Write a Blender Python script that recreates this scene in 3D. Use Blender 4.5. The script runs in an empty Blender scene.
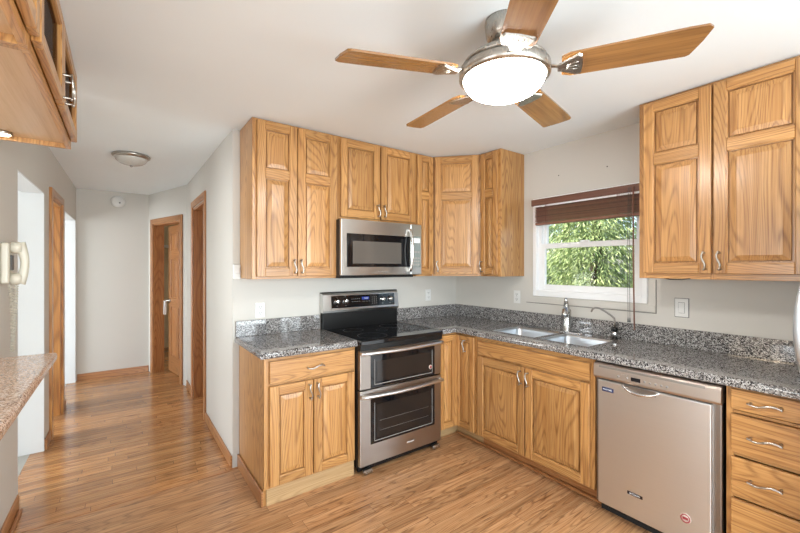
import bpy, bmesh, math, random
from mathutils import Vector, Matrix
random.seed(7)
PI = math.pi
scene = bpy.context.scene
COL = scene.collection

# ------------------------------------------------------------------ camera
CAM_H = 1.45
cd = bpy.data.cameras.new('camera'); cam = bpy.data.objects.new('camera', cd); COL.objects.link(cam)
cd.sensor_width = 36.0; cd.lens = 382.1 / 800 * 36; cd.clip_start = 0.02; cd.clip_end = 200
cam.location = (0, 0, CAM_H); cam.rotation_euler = (PI / 2, 0, -math.radians(36.17))
scene.camera = cam

# ------------------------------------------------------------------ world, sun, daylight and added fill lamps, exposure
w = bpy.data.worlds.new('sky'); scene.world = w; w.use_nodes = True
wn = w.node_tree.nodes; wl = w.node_tree.links
bg = wn['Background']; sky = wn.new('ShaderNodeTexSky')
sky.sky_type = 'NISHITA'; sky.sun_disc = False; sky.sun_elevation = math.radians(48); sky.sun_rotation = math.radians(300)
sky.air_density = 1.0; sky.dust_density = 2.0
wl.new(sky.outputs[0], bg.inputs['Color']); bg.inputs['Strength'].default_value = 0.35


def lamp(name, kind, loc, direction, energy, color=(1, 1, 1), size=(1, 1), spot=None, spread=None):
    d = bpy.data.lights.new(name, kind); o = bpy.data.objects.new(name, d); COL.objects.link(o)
    d.energy = energy; d.color = color; o.location = loc
    o.rotation_euler = Vector(direction).to_track_quat('-Z', 'Y').to_euler()
    if kind == 'AREA':
        d.shape = 'RECTANGLE'; d.size, d.size_y = size
        if spread: d.spread = math.radians(spread)
    elif kind in ('POINT', 'SPOT'):
        d.shadow_soft_size = size[0]
        if spot: d.spot_size = math.radians(spot); d.spot_blend = 0.6
    elif kind == 'SUN':
        d.angle = math.radians(1.5)
    return o


lamp('sun', 'SUN', (0, 0, 12), (0.62, -0.42, -0.66), 8.0, (1.0, 0.94, 0.84))
lamp('behind_camera_fill', 'AREA', (1.2, -2.55, 1.15), (0, 1, 0.5), 175, (0.86, 0.95, 1.0), (2.4, 2.1))  # fill added at an assumed opening behind the camera, tilted at the ceiling
lamp('dining_rear_fill', 'AREA', (-2.2, -2.55, 1.2), (0, 1, 0.5), 72, (0.86, 0.95, 1.0), (2.8, 2.0))  # second fill through an assumed rear opening, added to brighten the rooms
lamp('dining_side_fill', 'AREA', (-4.35, 0.4, 1.3), (1, 0, 0.5), 85, (0.86, 0.95, 1.0), (2.4, 1.8))  # fill added from the unseen left side, also tilted upward
lamp('side_room_daylight', 'AREA', (-3.35, 4.9, 1.35), (1, 0, 0.2), 115, (0.88, 0.95, 1.0), (2.4, 1.7))
lamp('far_room_fill', 'AREA', (1.9, 7.15, 1.3), (-0.4, -1, 0), 14, (1.0, 0.93, 0.82), (0.8, 1.0))  # small warm fill added inside the far room, no window there
scene.view_settings.view_transform = 'Standard'; scene.view_settings.look = 'None'
scene.view_settings.gamma = 1.0; scene.view_settings.use_curve_mapping = False
scene.view_settings.exposure = 0.36
scene.cycles.max_bounces = 10; scene.cycles.diffuse_bounces = 6; scene.cycles.transparent_max_bounces = 12
scene.cycles.use_denoising = True

# ------------------------------------------------------------------ materials


class NT:
    def __init__(self, name):
        self.m = bpy.data.materials.new(name); self.m.use_nodes = True
        self.t = self.m.node_tree; self.n = self.t.nodes; self.b = self.n['Principled BSDF']

    def new(self, k, **kw):
        nd = self.n.new(k)
        for a, v in kw.items(): setattr(nd, a, v)
        return nd

    def link(self, a, b): self.t.links.new(a, b)

    def val(self, sock, v):
        if hasattr(v, 'is_output'): self.link(v, sock)
        else: sock.default_value = v

    def math(self, op, a, b=0.0, c=0.0):
        nd = self.new('ShaderNodeMath', operation=op)
        self.val(nd.inputs[0], a); self.val(nd.inputs[1], b); self.val(nd.inputs[2], c)
        return nd.outputs[0]

    def vmul(self, v, s):
        nd = self.new('ShaderNodeVectorMath', operation='MULTIPLY'); self.link(v, nd.inputs[0])
        if hasattr(s, 'is_output'): self.link(s, nd.inputs[1])
        else: nd.inputs[1].default_value = s
        return nd.outputs[0]

    def noise(self, v, scale=1.0, detail=2.0, rough=0.5, w=None, dist=0.0):
        nd = self.new('ShaderNodeTexNoise')
        if w is not None: nd.noise_dimensions = '4D'; self.val(nd.inputs['W'], w)
        self.link(v, nd.inputs['Vector']); nd.inputs['Scale'].default_value = scale
        nd.inputs['Detail'].default_value = detail; nd.inputs['Roughness'].default_value = rough
        nd.inputs['Distortion'].default_value = dist
        return nd.outputs['Fac']

    def ramp(self, f, stops, interp='LINEAR'):
        nd = self.new('ShaderNodeValToRGB'); self.link(f, nd.inputs[0]); cr = nd.color_ramp; cr.interpolation = interp
        while len(cr.elements) < len(stops): cr.elements.new(0.5)
        for e, (p, c) in zip(cr.elements, stops):
            e.position = p; e.color = (c[0], c[1], c[2], 1) if not isinstance(c, (int, float)) else (c, c, c, 1)
        return nd.outputs[0]

    def mix(self, f, a, b, mode='MIX'):
        nd = self.new('ShaderNodeMix', data_type='RGBA', blend_type=mode)
        self.val(nd.inputs[0], f)
        for s, v in ((nd.inputs[6], a), (nd.inputs[7], b)):
            if hasattr(v, 'is_output'): self.link(v, s)
            else: s.default_value = (v[0], v[1], v[2], 1)
        return nd.outputs[2]

    def bump(self, h, strength=0.2, dist=0.002):
        nd = self.new('ShaderNodeBump'); nd.inputs['Strength'].default_value = strength
        nd.inputs['Distance'].default_value = dist
        self.link(h, nd.inputs['Height']); self.link(nd.outputs[0], self.b.inputs['Normal'])

    def objco(self):
        return self.new('ShaderNodeTexCoord').outputs['Object']

    def set(self, **kw):
        names = dict(col='Base Color', rough='Roughness', metal='Metallic', spec='Specular IOR Level', coat='Coat Weight',
                     trans='Transmission Weight', emit='Emission Color', es='Emission Strength', alpha='Alpha', ior='IOR',
                     aniso='Anisotropic', sheen='Sheen Weight', sss='Subsurface Weight', crough='Coat Roughness')
        for k, v in kw.items():
            s = self.b.inputs[names[k]]
            if hasattr(v, 'is_output'): self.link(v, s)
            elif isinstance(v, (tuple, list)): s.default_value = (v[0], v[1], v[2], 1)
            else: s.default_value = v
        return self.m


def plain(name, col, rough=0.5, metal=0.0, noise=0.0, **kw):
    t = NT(name); t.set(col=col, rough=rough, metal=metal, **kw)
    if noise:
        f = t.noise(t.objco(), 60, 3)
        t.link(t.mix(f, tuple(c * (1 - noise) for c in col), tuple(min(1, c * (1 + noise)) for c in col)), t.b.inputs['Base Color'])
    return t.m


def oak(name, light, mid, dark, rough=0.32, ringmul=125.0, coat=0.25, tscale=0.22):
    """solid oak; grain runs along z of the attribute gc, cathedral lines from contours of a stretched noise"""
    t = NT(name)
    at = t.new('ShaderNodeAttribute', attribute_name='gc'); v = at.outputs['Vector']
    tn = t.new('ShaderNodeAttribute', attribute_name='tint').outputs['Fac']
    big = t.noise(t.vmul(v, (5.0, 5.0, 0.55)), 1, 1.0, 0.4)
    rings = t.math('SINE', t.math('MULTIPLY', big, ringmul * 2))
    rings = t.math('POWER', t.math('ADD', t.math('MULTIPLY', rings, 0.5), 0.5), 3.5)
    fine = t.noise(t.vmul(v, (230, 230, 5)), 1, 2, 0.6)
    mid_n = t.noise(t.vmul(v, (75, 75, 1.6)), 1, 3, 0.6)
    col = t.mix(t.ramp(mid_n, [(0.36, 0), (0.62, 1)]), light, mid)
    f2 = t.math('MULTIPLY', rings, t.ramp(fine, [(0.40, 1.0), (0.68, 0.3)]))
    col = t.mix(t.math('MULTIPLY', f2, 0.68), col, dark)
    pores = t.ramp(fine, [(0.30, 1), (0.42, 0)])
    col = t.mix(t.math('MULTIPLY', pores, 0.5), col, dark)
    tv = t.math('ADD', t.math('MULTIPLY', tn, tscale), 1.0 - tscale / 2)
    hs = t.new('ShaderNodeHueSaturation'); t.link(col, hs.inputs['Color']); t.link(tv, hs.inputs['Value'])
    t.bump(t.math('MULTIPLY', fine, 1.0), 0.08, 0.001)
    return t.set(col=hs.outputs[0], rough=rough, coat=coat, crough=0.2)


def floor_mat(name, width, length, light, mid, dark, rough, lo, hi, gap=(0.07, 0.03, 0.012), gapw=0.0009):
    t = NT(name); v = t.objco()
    sx = t.new('ShaderNodeSeparateXYZ'); t.link(v, sx.inputs[0])
    row = t.math('FLOOR', t.math('DIVIDE', sx.outputs[1], width))
    wnz = t.new('ShaderNodeTexWhiteNoise', noise_dimensions='1D'); t.link(row, wnz.inputs['W'])
    cb = t.new('ShaderNodeCombineXYZ'); t.link(t.math('ADD', sx.outputs[0], t.math('MULTIPLY', wnz.outputs['Value'], length)), cb.inputs[0]); t.link(sx.outputs[1], cb.inputs[1])
    br = t.new('ShaderNodeTexBrick'); t.link(cb.outputs[0], br.inputs['Vector'])
    br.offset = 0.0; br.offset_frequency = 2; br.squash = 1
    br.inputs['Color1'].default_value = (0, 0, 0, 1); br.inputs['Color2'].default_value = (1, 1, 1, 1)
    br.inputs['Mortar'].default_value = (0.5, 0.5, 0.5, 1)
    br.inputs['Scale'].default_value = 1; br.inputs['Mortar Size'].default_value = gapw
    br.inputs['Brick Width'].default_value = length; br.inputs['Row Height'].default_value = width
    br.inputs['Mortar Smooth'].default_value = 0.3
    rnd = t.new('ShaderNodeSeparateColor'); t.link(br.outputs['Color'], rnd.inputs[0]); r = rnd.outputs[0]
    wv = t.math('MULTIPLY', r, 37.0)
    big = t.noise(t.vmul(v, (0.8, 9.0, 1)), 1, 1.2, 0.4, w=wv)
    rings = t.math('SINE', t.math('MULTIPLY', big, 170.0))
    rings = t.math('POWER', t.math('ADD', t.math('MULTIPLY', rings, 0.5), 0.5), 5.0)
    fine = t.noise(t.vmul(v, (5, 170, 1)), 1, 3, 0.6, w=wv)
    streak = t.noise(t.vmul(v, (1.5, 62, 1)), 1, 3, 0.6, w=wv)
    col = t.mix(t.ramp(streak, [(0.36, 0), (0.62, 1)]), light, mid)
    col = t.mix(t.math('MULTIPLY', t.math('MULTIPLY', rings, t.ramp(fine, [(0.40, 1), (0.66, 0.3)])), 0.62), col, dark)
    blotch = t.noise(t.vmul(v, (5.0, 60, 1)), 1, 2, 0.5, w=wv)
    col = t.mix(t.math('MULTIPLY', t.ramp(blotch, [(0.60, 0), (0.69, 1)]), 0.7), col, dark)
    hs = t.new('ShaderNodeHueSaturation'); t.link(col, hs.inputs['Color'])
    t.link(t.math('ADD', t.math('MULTIPLY', r, hi - lo), lo), hs.inputs['Value'])
    fin = t.mix(t.math('MULTIPLY', br.outputs['Fac'], 0.9), hs.outputs[0], gap)
    t.bump(t.math('SUBTRACT', t.math('MULTIPLY', fine, 0.25), br.outputs['Fac']), 0.12, 0.001)
    return t.set(col=fin, rough=rough, coat=0.12, crough=0.12)


def granite(name, stops, scale=170, rough=0.06):
    t = NT(name); v = t.objco()
    warp = t.noise(v, 120, 2)
    vo = t.new('ShaderNodeTexVoronoi'); vo.inputs['Scale'].default_value = scale
    add = t.new('ShaderNodeVectorMath', operation='ADD'); t.link(v, add.inputs[0])
    cmb = t.new('ShaderNodeCombineXYZ')
    for i in range(3): t.link(t.math('MULTIPLY', warp, 0.012), cmb.inputs[i])
    t.link(cmb.outputs[0], add.inputs[1]); t.link(add.outputs[0], vo.inputs['Vector'])
    sc = t.new('ShaderNodeSeparateColor'); t.link(vo.outputs['Color'], sc.inputs[0])
    cl = t.noise(v, 38, 2)
    f = t.math('ADD', t.math('MULTIPLY', sc.outputs[0], 0.75), t.math('MULTIPLY', cl, 0.28))
    col = t.ramp(f, stops, 'CONSTANT')
    return t.set(col=col, rough=rough, spec=0.6)


def steel(name, col=(0.70, 0.69, 0.67), rough=0.26, axis=2, amt=0.025, anis=0.0):
    t = NT(name); v = t.objco()
    sc = [300, 300, 300]; sc[axis] = 1.5
    n = t.noise(t.vmul(v, tuple(sc)), 1, 2)
    t.link(t.math('ADD', t.math('MULTIPLY', n, amt * 2), rough - amt), t.b.inputs['Roughness'])
    c2 = t.mix(n, tuple(c * 0.97 for c in col), tuple(c * 1.02 for c in col))
    if anis:
        tg = t.new('ShaderNodeTangent', direction_type='RADIAL', axis='Z'); t.link(tg.outputs[0], t.b.inputs['Tangent'])
        t.b.inputs['Anisotropic'].default_value = anis; t.b.inputs['Anisotropic Rotation'].default_value = 0.25
    return t.set(col=c2, metal=1.0)


def paint(name, col, rough=0.6, bump=0.05):
    t = NT(name); v = t.objco()
    n = t.noise(v, 1.6, 3); f = t.noise(v, 320, 2)
    c = t.mix(n, tuple(x * 0.97 for x in col), tuple(min(1, x * 1.03) for x in col))
    t.bump(f, bump, 0.001)
    return t.set(col=c, rough=rough, spec=0.3)


def glass(name, tint=(1, 1, 1), refl=0.06):
    t = NT(name); n = t.n
    out = n['Material Output']; n.remove(t.b)
    tr = t.new('ShaderNodeBsdfTransparent'); tr.inputs[0].default_value = (*tint, 1)
    gl = t.new('ShaderNodeBsdfGlossy'); gl.inputs['Roughness'].default_value = 0.02
    lw = t.new('ShaderNodeFresnel'); lw.inputs[0].default_value = 1.45
    mx = t.new('ShaderNodeMixShader'); t.link(t.math('MULTIPLY', lw.outputs[0], 0.2), mx.inputs[0]); t.link(tr.outputs[0], mx.inputs[1]); t.link(gl.outputs[0], mx.inputs[2])
    t.link(mx.outputs[0], out.inputs[0])
    return t.m


OAK = oak('oak_cabinet', (0.53, 0.285, 0.10), (0.41, 0.195, 0.06), (0.17, 0.06, 0.015))
OAKT = oak('oak_trim', (0.45, 0.205, 0.075), (0.36, 0.15, 0.05), (0.19, 0.065, 0.02), rough=0.35, ringmul=100)
OAKJ = oak('oak_bold_jamb', (0.52, 0.25, 0.07), (0.42, 0.17, 0.045), (0.16, 0.05, 0.012), rough=0.3, ringmul=40)
MAPLE = oak('light_maple_ply', (0.62, 0.42, 0.24), (0.58, 0.38, 0.20), (0.48, 0.28, 0.13), rough=0.4, ringmul=14)
TOE = oak('toe_board_wood', (0.50, 0.33, 0.16), (0.44, 0.28, 0.13), (0.30, 0.17, 0.07), rough=0.5)
BLADE = oak('fan_blade_oak', (0.33, 0.165, 0.05), (0.27, 0.125, 0.036), (0.16, 0.065, 0.018), rough=0.25, ringmul=30, coat=0.9)
BLINDW = oak('blind_wood', (0.23, 0.105, 0.072), (0.185, 0.08, 0.055), (0.11, 0.042, 0.028), rough=0.4, ringmul=20, tscale=0.7)
FLOORK = floor_mat('floor_kitchen_planks', 0.095, 1.22, (0.57, 0.33, 0.165), (0.40, 0.195, 0.082), (0.13, 0.047, 0.016), 0.30, 0.86, 1.12)
FLOORH = floor_mat('floor_hall_strips', 0.057, 0.75, (0.56, 0.295, 0.125), (0.38, 0.17, 0.06), (0.13, 0.045, 0.014), 0.2, 0.70, 1.2, gapw=0.0015)
FLOORT = plain('floor_grey_tile', (0.34, 0.32, 0.28), 0.35, noise=0.12)
WALL = paint('wall_paint_greige', (0.585, 0.56, 0.515))
WHITE = paint('white_paint', (0.70, 0.71, 0.715), 0.45)
CEIL = paint('ceiling_paint', (0.81, 0.865, 0.89), 0.8)
GRAN = granite('granite_grey', [(0.0, (0.020, 0.019, 0.020)), (0.34, (0.115, 0.105, 0.102)), (0.44, (0.22, 0.20, 0.19)),
                                (0.56, (0.34, 0.325, 0.315)), (0.67, (0.12, 0.112, 0.110)), (0.74, (0.46, 0.45, 0.44))], 215, 0.035)
GRANP = granite('granite_bar_lit', [(0.0, (0.25, 0.14, 0.09)), (0.30, (0.56, 0.38, 0.27)), (0.45, (0.74, 0.55, 0.42)),
                                 (0.60, (0.46, 0.29, 0.20)), (0.66, (0.78, 0.64, 0.54)), (0.80, (0.40, 0.29, 0.23))], 190, 0.12)  # lighter granite for the bar; the bright light on it is in the colour
STEEL = steel('brushed_steel', axis=2)
STEELO = steel('brushed_steel_oven', (0.46, 0.42, 0.385), 0.36, axis=0, anis=0.85)
STEELF = steel('faucet_steel', (0.50, 0.49, 0.47), 0.25, amt=0.03)
STEELV = steel('brushed_steel_panel', (0.76, 0.77, 0.78), 0.34, axis=0, anis=0.9)
STEELH = steel('brushed_steel_horizontal', rough=0.34, axis=0, anis=0.8)
HANDLE = plain('bright_satin_steel', (0.72, 0.72, 0.72), 0.33, 1.0)
STEELD = steel('dark_steel', (0.30, 0.27, 0.245), 0.35)
NICKEL = steel('satin_nickel', (0.44, 0.41, 0.37), 0.28, amt=0.03)
CHROME = plain('polished_steel', (0.75, 0.75, 0.75), 0.12, 1.0)
BLACKG = plain('black_glass', (0.006, 0.006, 0.007), 0.04, spec=0.45)
BLACKP = plain('black_plastic', (0.008, 0.008, 0.008), 0.3, spec=0.3)
WINDK = plain('oven_window', (0.018, 0.014, 0.012), 0.05, spec=0.4)
MWIN = plain('microwave_window', (0.10, 0.09, 0.08), 0.08, spec=0.6)
RUBBER = plain('dark_gap', (0.01, 0.009, 0.008), 0.8)
VINYL = plain('white_vinyl', (0.82, 0.83, 0.84), 0.35)
PLATE = plain('white_plastic', (0.70, 0.70, 0.68), 0.35)
BEIGE = plain('beige_plastic', (0.56, 0.53, 0.44), 0.35)
SLOT = plain('slot_grey', (0.10, 0.10, 0.10), 0.6)
CAULK = plain('caulk_grey', (0.22, 0.21, 0.19), 0.8)
PRINT = plain('print_white', (0.75, 0.75, 0.75), 0.5)
RING = plain('burner_print', (0.05, 0.05, 0.05), 0.3)
PRINTG = plain('print_grey', (0.30, 0.28, 0.26), 0.5)
BADGE = plain('badge_navy', (0.02, 0.035, 0.10), 0.35)
BADGEK = plain('badge_black', (0.02, 0.012, 0.012), 0.4)
STICK = plain('sticker_tan', (0.55, 0.45, 0.38), 0.5)
STICKR = plain('sticker_red', (0.30, 0.03, 0.04), 0.5)
DISP = plain('display_blue', (0.01, 0.02, 0.10), 0.3, emit=(0.03, 0.07, 0.5), es=0.3)
DISPK = plain('display_black', (0.01, 0.01, 0.012), 0.2)
PANELS = plain('control_panel_grey', (0.22, 0.25, 0.24), 0.2)
GLASS = glass('clear_pane')
DGLASS = glass('cabinet_pane', (0.55, 0.45, 0.38))
SINK = steel('sink_steel', (0.58, 0.61, 0.64), 0.32, axis=1, amt=0.05)
TOWEL = plain('white_towel', (0.75, 0.75, 0.74), 0.9, noise=0.15)
ALAB = plain('alabaster_glass', (0.50, 0.48, 0.44), 0.25, noise=0.12)
DOME = plain('lit_frosted_glass', (0.9, 0.88, 0.82), 0.4, emit=(1.0, 0.96, 0.90), es=46.0)
PUCKL = plain('lit_puck_lens', (0.9, 0.85, 0.7), 0.4, emit=(1.0, 0.80, 0.52), es=14.0)
CREAM = paint('cream_paint', (0.62, 0.53, 0.38))
GRASS = plain('lawn', (0.10, 0.16, 0.04), 0.9, noise=0.4)
BARK = plain('bark', (0.10, 0.07, 0.045), 0.9, noise=0.4)


def leafmat(name, a, b):
    t = NT(name); tn = t.new('ShaderNodeAttribute', attribute_name='tint').outputs['Fac']
    return t.set(col=t.mix(tn, a, b), rough=0.55, trans=0.0)


LEAFA = leafmat('fir_foliage', (0.12, 0.20, 0.06), (0.46, 0.55, 0.23))
LEAFB = leafmat('yellow_green_foliage', (0.28, 0.31, 0.10), (0.68, 0.68, 0.36))
LEAFC = leafmat('deep_green_foliage', (0.05, 0.11, 0.035), (0.22, 0.33, 0.11))

# ------------------------------------------------------------------ mesh builder


class MB:
    def __init__(self):
        self.v = []; self.f = []; self.g = []; self.t = []; self.mi = []; self.sm = []

    def raw(self, verts, faces, grain='z', mat=0, smooth=False, tint=None):
        o = len(self.v); off = (random.uniform(0, 9), random.uniform(0, 9), random.uniform(0, 9))
        tt = random.random() if tint is None else tint
        for p in verts:
            x, y, z = p
            q = (x, y, z) if grain == 'z' else ((y, z, x) if grain == 'x' else (z, x, y))
            self.v.append((x, y, z)); self.g.append((q[0] + off[0], q[1] + off[1], q[2] + off[2])); self.t.append(tt)
        for f in faces:
            self.f.append(tuple(i + o for i in f)); self.mi.append(mat); self.sm.append(smooth)
        return self

    def bm(self, bm, **kw):
        bm.verts.index_update()
        self.raw([v.co.copy() for v in bm.verts], [[v.index for v in f.verts] for f in bm.faces], **kw); bm.free(); return self

    def box(self, x0, x1, y0, y1, z0, z1, bev=0.0, seg=1, **kw):
        x0, x1 = min(x0, x1), max(x0, x1); y0, y1 = min(y0, y1), max(y0, y1); z0, z1 = min(z0, z1), max(z0, z1)
        vs = [(x0, y0, z0), (x1, y0, z0), (x1, y1, z0), (x0, y1, z0), (x0, y0, z1), (x1, y0, z1), (x1, y1, z1), (x0, y1, z1)]
        fs = [(0, 3, 2, 1), (4, 5, 6, 7), (0, 1, 5, 4), (1, 2, 6, 5), (2, 3, 7, 6), (3, 0, 4, 7)]
        if bev <= 0: return self.raw(vs, fs, **kw)
        b = bmesh.new(); V = [b.verts.new(p) for p in vs]
        for f in fs: b.faces.new([V[i] for i in f])
        bmesh.ops.bevel(b, geom=list(b.edges), offset=min(bev, (x1 - x0) * .45, (y1 - y0) * .45, (z1 - z0) * .45), segments=seg, affect='EDGES', profile=0.5)
        return self.bm(b, **kw)

    def prism(self, pts, z0, z1, **kw):
        n = len(pts)
        vs = [(p[0], p[1], z0) for p in pts] + [(p[0], p[1], z1) for p in pts]
        fs = [tuple(reversed(range(n))), tuple(range(n, 2 * n))] + [(i, (i + 1) % n, n + (i + 1) % n, n + i) for i in range(n)]
        return self.raw(vs, fs, **kw)

    def extrude(self, prof, axis, a0, a1, **kw):
        """profile in the two other axes (order x,y,z without axis) pulled along axis"""
        n = len(prof); vs = []
        for a in (a0, a1):
            for p in prof:
                q = list(p); q.insert('xyz'.index(axis), a); vs.append(tuple(q))
        fs = [tuple(range(n)), tuple(reversed(range(n, 2 * n)))] + [(i, n + i, n + (i + 1) % n, (i + 1) % n) for i in range(n)]
        b = bmesh.new(); V = [b.verts.new(p) for p in vs]
        for f in fs: b.faces.new([V[i] for i in f])
        bmesh.ops.recalc_face_normals(b, faces=b.faces)
        return self.bm(b, **kw)

    def lathe(self, prof, c=(0, 0, 0), n=32, axis='z', **kw):
        loop = len(prof) > 3 and prof[0] == prof[-1] and prof[0][0] > 1e-5
        kw.setdefault('smooth', True)
        vs = []; fs = []
        for r, h in prof:
            for k in range(n):
                a = 2 * PI * k / n
                p = (r * math.cos(a), r * math.sin(a), h)
                if axis == 'y': p = (p[0], h, p[1])
                if axis == 'x': p = (h, p[0], p[1])
                vs.append((p[0] + c[0], p[1] + c[1], p[2] + c[2]))
        m = len(prof)
        for j in range(m - 1):
            for k in range(n):
                fs.append((j * n + k, j * n + (k + 1) % n, (j + 1) * n + (k + 1) % n, (j + 1) * n + k))
        if prof[0][0] > 1e-5 and not loop: fs.append(tuple(reversed(range(n))))
        if prof[-1][0] > 1e-5 and not loop: fs.append(tuple(range((m - 1) * n, m * n)))
        b = bmesh.new(); V = [b.verts.new(p) for p in vs]
        for f in fs: b.faces.new([V[i] for i in f])
        bmesh.ops.remove_doubles(b, verts=b.verts, dist=1e-6); bmesh.ops.recalc_face_normals(b, faces=b.faces)
        return self.bm(b, **kw)

    def tube(self, pts, r, n=8, flat=1.0, **kw):
        kw.setdefault('smooth', True)
        pts = [Vector(p) for p in pts]; rs = r if isinstance(r, (list, tuple)) else [r] * len(pts)
        vs = []; fs = []; up = None
        for i, p in enumerate(pts):
            d = (pts[min(i + 1, len(pts) - 1)] - pts[max(i - 1, 0)]).normalized()
            if up is None: up = Vector((0, 0, 1)) if abs(d.z) < .9 else Vector((1, 0, 0))
            s = d.cross(up).normalized(); up = s.cross(d).normalized()
            for k in range(n):
                a = 2 * PI * k / n; q = p + s * math.cos(a) * rs[i] + up * math.sin(a) * rs[i] * flat; vs.append(tuple(q))
        for i in range(len(pts) - 1):
            for k in range(n): fs.append((i * n + k, i * n + (k + 1) % n, (i + 1) * n + (k + 1) % n, (i + 1) * n + k))
        fs.append(tuple(reversed(range(n)))); fs.append(tuple(range((len(pts) - 1) * n, len(pts) * n)))
        return self.raw(vs, fs, **kw)

    def build(self, name, mats, parent=None):
        me = bpy.data.meshes.new(name); me.from_pydata(self.v, [], self.f)
        if not isinstance(mats, (list, tuple)): mats = [mats]
        for m in mats: me.materials.append(m)
        me.polygons.foreach_set('material_index', self.mi); me.polygons.foreach_set('use_smooth', self.sm)
        a = me.attributes.new('gc', 'FLOAT_VECTOR', 'POINT'); a.data.foreach_set('vector', [c for p in self.g for c in p])
        a = me.attributes.new('tint', 'FLOAT', 'POINT'); a.data.foreach_set('value', self.t)
        me.update()
        o = bpy.data.objects.new(name, me); COL.objects.link(o)
        if parent is not None: o.parent = parent
        return o


def thing(name, label, cat, loc=(0, 0, 0), rz=0.0, group=None):
    o = bpy.data.objects.new(name, None); COL.objects.link(o); o.empty_display_size = 0.1
    o.location = loc; o.rotation_euler = (0, 0, rz); o['label'] = label; o['category'] = cat
    if group: o['group'] = group
    return o


def tag(o, label, cat, group=None, kind=None):
    o['label'] = label; o['category'] = cat
    if group: o['group'] = group
    if kind: o['kind'] = kind
    return o


def struct(o):
    o['kind'] = 'structure'; return o


def dup(root, loc, rz, label, group=None):
    def cp(o, par):
        c = o.copy(); COL.objects.link(c)
        if par is not None: c.parent = par
        for ch in list(o.children): cp(ch, c)
        return c
    r = cp(root, None); r.location = loc; r.rotation_euler = (0, 0, rz); r['label'] = label
    if group: r['group'] = group
    return r


def text_mesh(name, s, size, mat, parent, loc, rot, align='CENTER', depth=0.0006):
    cu = bpy.data.curves.new(name, 'FONT'); cu.body = s; cu.size = size; cu.align_x = align; cu.align_y = 'CENTER'; cu.extrude = depth
    tmp = bpy.data.objects.new(name, cu); COL.objects.link(tmp)
    dg = bpy.context.evaluated_depsgraph_get(); me = bpy.data.meshes.new_from_object(tmp.evaluated_get(dg))
    bpy.data.objects.remove(tmp)
    me.materials.clear(); me.materials.append(mat)
    o = bpy.data.objects.new(name, me); COL.objects.link(o); o.parent = parent; o.location = loc; o.rotation_euler = rot
    return o


# ------------------------------------------------------------------ the setting
YW, XW, ZC = 2.93, 2.88, 2.44
CT, CTH, SPL = 0.94, 0.042, 1.055        # counter top, its thickness, top of backsplash

m = MB()
m.box(-4.2, 3.0, -2.4, 2.9, -.1, 0, mat=0)
m.prism([(-.58, 2.9), (2.2, 2.9), (2.2, 8.0), (-.52, 8.0)], -.1, 0, mat=1)
m.prism([(-3.2, 2.9), (-.58, 2.9), (-.52, 8.0), (-3.2, 8.0)], -.1, 0, mat=2)
struct(m.build('floor', [FLOORK, FLOORH, FLOORT]))
struct(MB().box(-4.4, 3.4, -2.9, 8.2, ZC, ZC + .25).build('ceiling', CEIL))
# range wall
struct(MB().box(.65, 3.02, YW, YW + .12, 0, ZC).build('wall_north', WALL))
# window wall with its hole
WY0, WY1, WZ0, WZ1 = 1.095, 1.985, 1.198, 2.03
m = MB()
m.box(XW, XW + .14, WY1, YW, 0, ZC); m.box(XW, XW + .14, -2.4, WY0, 0, ZC)
m.box(XW, XW + .14, WY0, WY1, 0, WZ0); m.box(XW, XW + .14, WY0, WY1, WZ1, ZC)
struct(m.build('wall_east', WALL))


# left wall of the hall: not quite parallel to the cabinets
def lx(y): return -.50 + (y - 3.0) / 3.32 * .045


def lwall(mb, y0, y1, z0, z1, t=.13, **kw):
    mb.prism([(lx(y0), y0), (lx(y1), y1), (lx(y1) - t, y1), (lx(y0) - t, y0)], z0, z1, **kw)


m = MB()
lwall(m, 2.76, 3.19, 0, ZC); lwall(m, 3.19, 4.08, 2.03, ZC); lwall(m, 4.08, 4.36, 0, ZC)
lwall(m, 4.36, 4.98, 2.05, ZC); lwall(m, 4.98, 5.26, 0, ZC); lwall(m, 5.26, 6.26, 2.03, ZC); lwall(m, 6.26, 6.34, 0, ZC)
struct(m.build('wall_hall_left', WALL))
struct(MB().box(-.635, -.505, .7, 2.758, 0, .945).build('wall_half', WALL))
# white linings of the two cased openings
m = MB()
lwall(m, 4.07, 4.0785, 0, 2.03, .30); lwall(m, 3.1915, 3.2, 0, 2.03, .13); lwall(m, 3.19, 4.08, 2.022, 2.0295, .13)
struct(m.build('trim_1', WHITE))
m = MB()
lwall(m, 6.25, 6.2585, 0, 2.03, .30); lwall(m, 5.2615, 5.27, 0, 2.03, .13); lwall(m, 5.26, 6.26, 2.022, 2.0295, .13)
struct(m.build('trim_2', WHITE))
struct(MB().box(-3.2, .335, 6.345, 6.46, 0, ZC).box(-.42, .29, 6.325, 6.345, 0, ZC).box(lx(6.3) - .02, .33, 6.322, 6.346, 0, ZC).build('wall_hall_end', WALL))
# right wall of the hall with a doorway
HX = .65
m = MB()
m.box(HX, HX + .12, YW + .12, 4.04, 0, ZC); m.box(HX, HX + .12, 4.04, 4.76, 2.09, ZC); m.box(HX, HX + .12, 4.76, 5.27, 0, ZC)
struct(m.build('wall_hall_right', WALL))
# angled wall at the end, local x runs from near corner to far corner
A, B = Vector((HX, 5.25)), Vector((.312, 6.33))
AL = (B - A).length; ANG = math.atan2((B - A).y, (B - A).x)
aroot_m = Matrix.Translation((A.x, A.y, 0)) @ Matrix.Rotation(ANG, 4, 'Z')


def place(o, mat4):
    o.matrix_world = mat4; return o


D0, D1, DH = .17, .97, 2.03       # opening along the angled wall
m = MB(); m.box(0, D0, -.12, 0, 0, ZC); m.box(D0, D1, -.12, 0, DH, ZC); m.box(D1, AL, -.12, 0, 0, ZC)
struct(place(m.build('wall_hall_angled', WALL), aroot_m))
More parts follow.
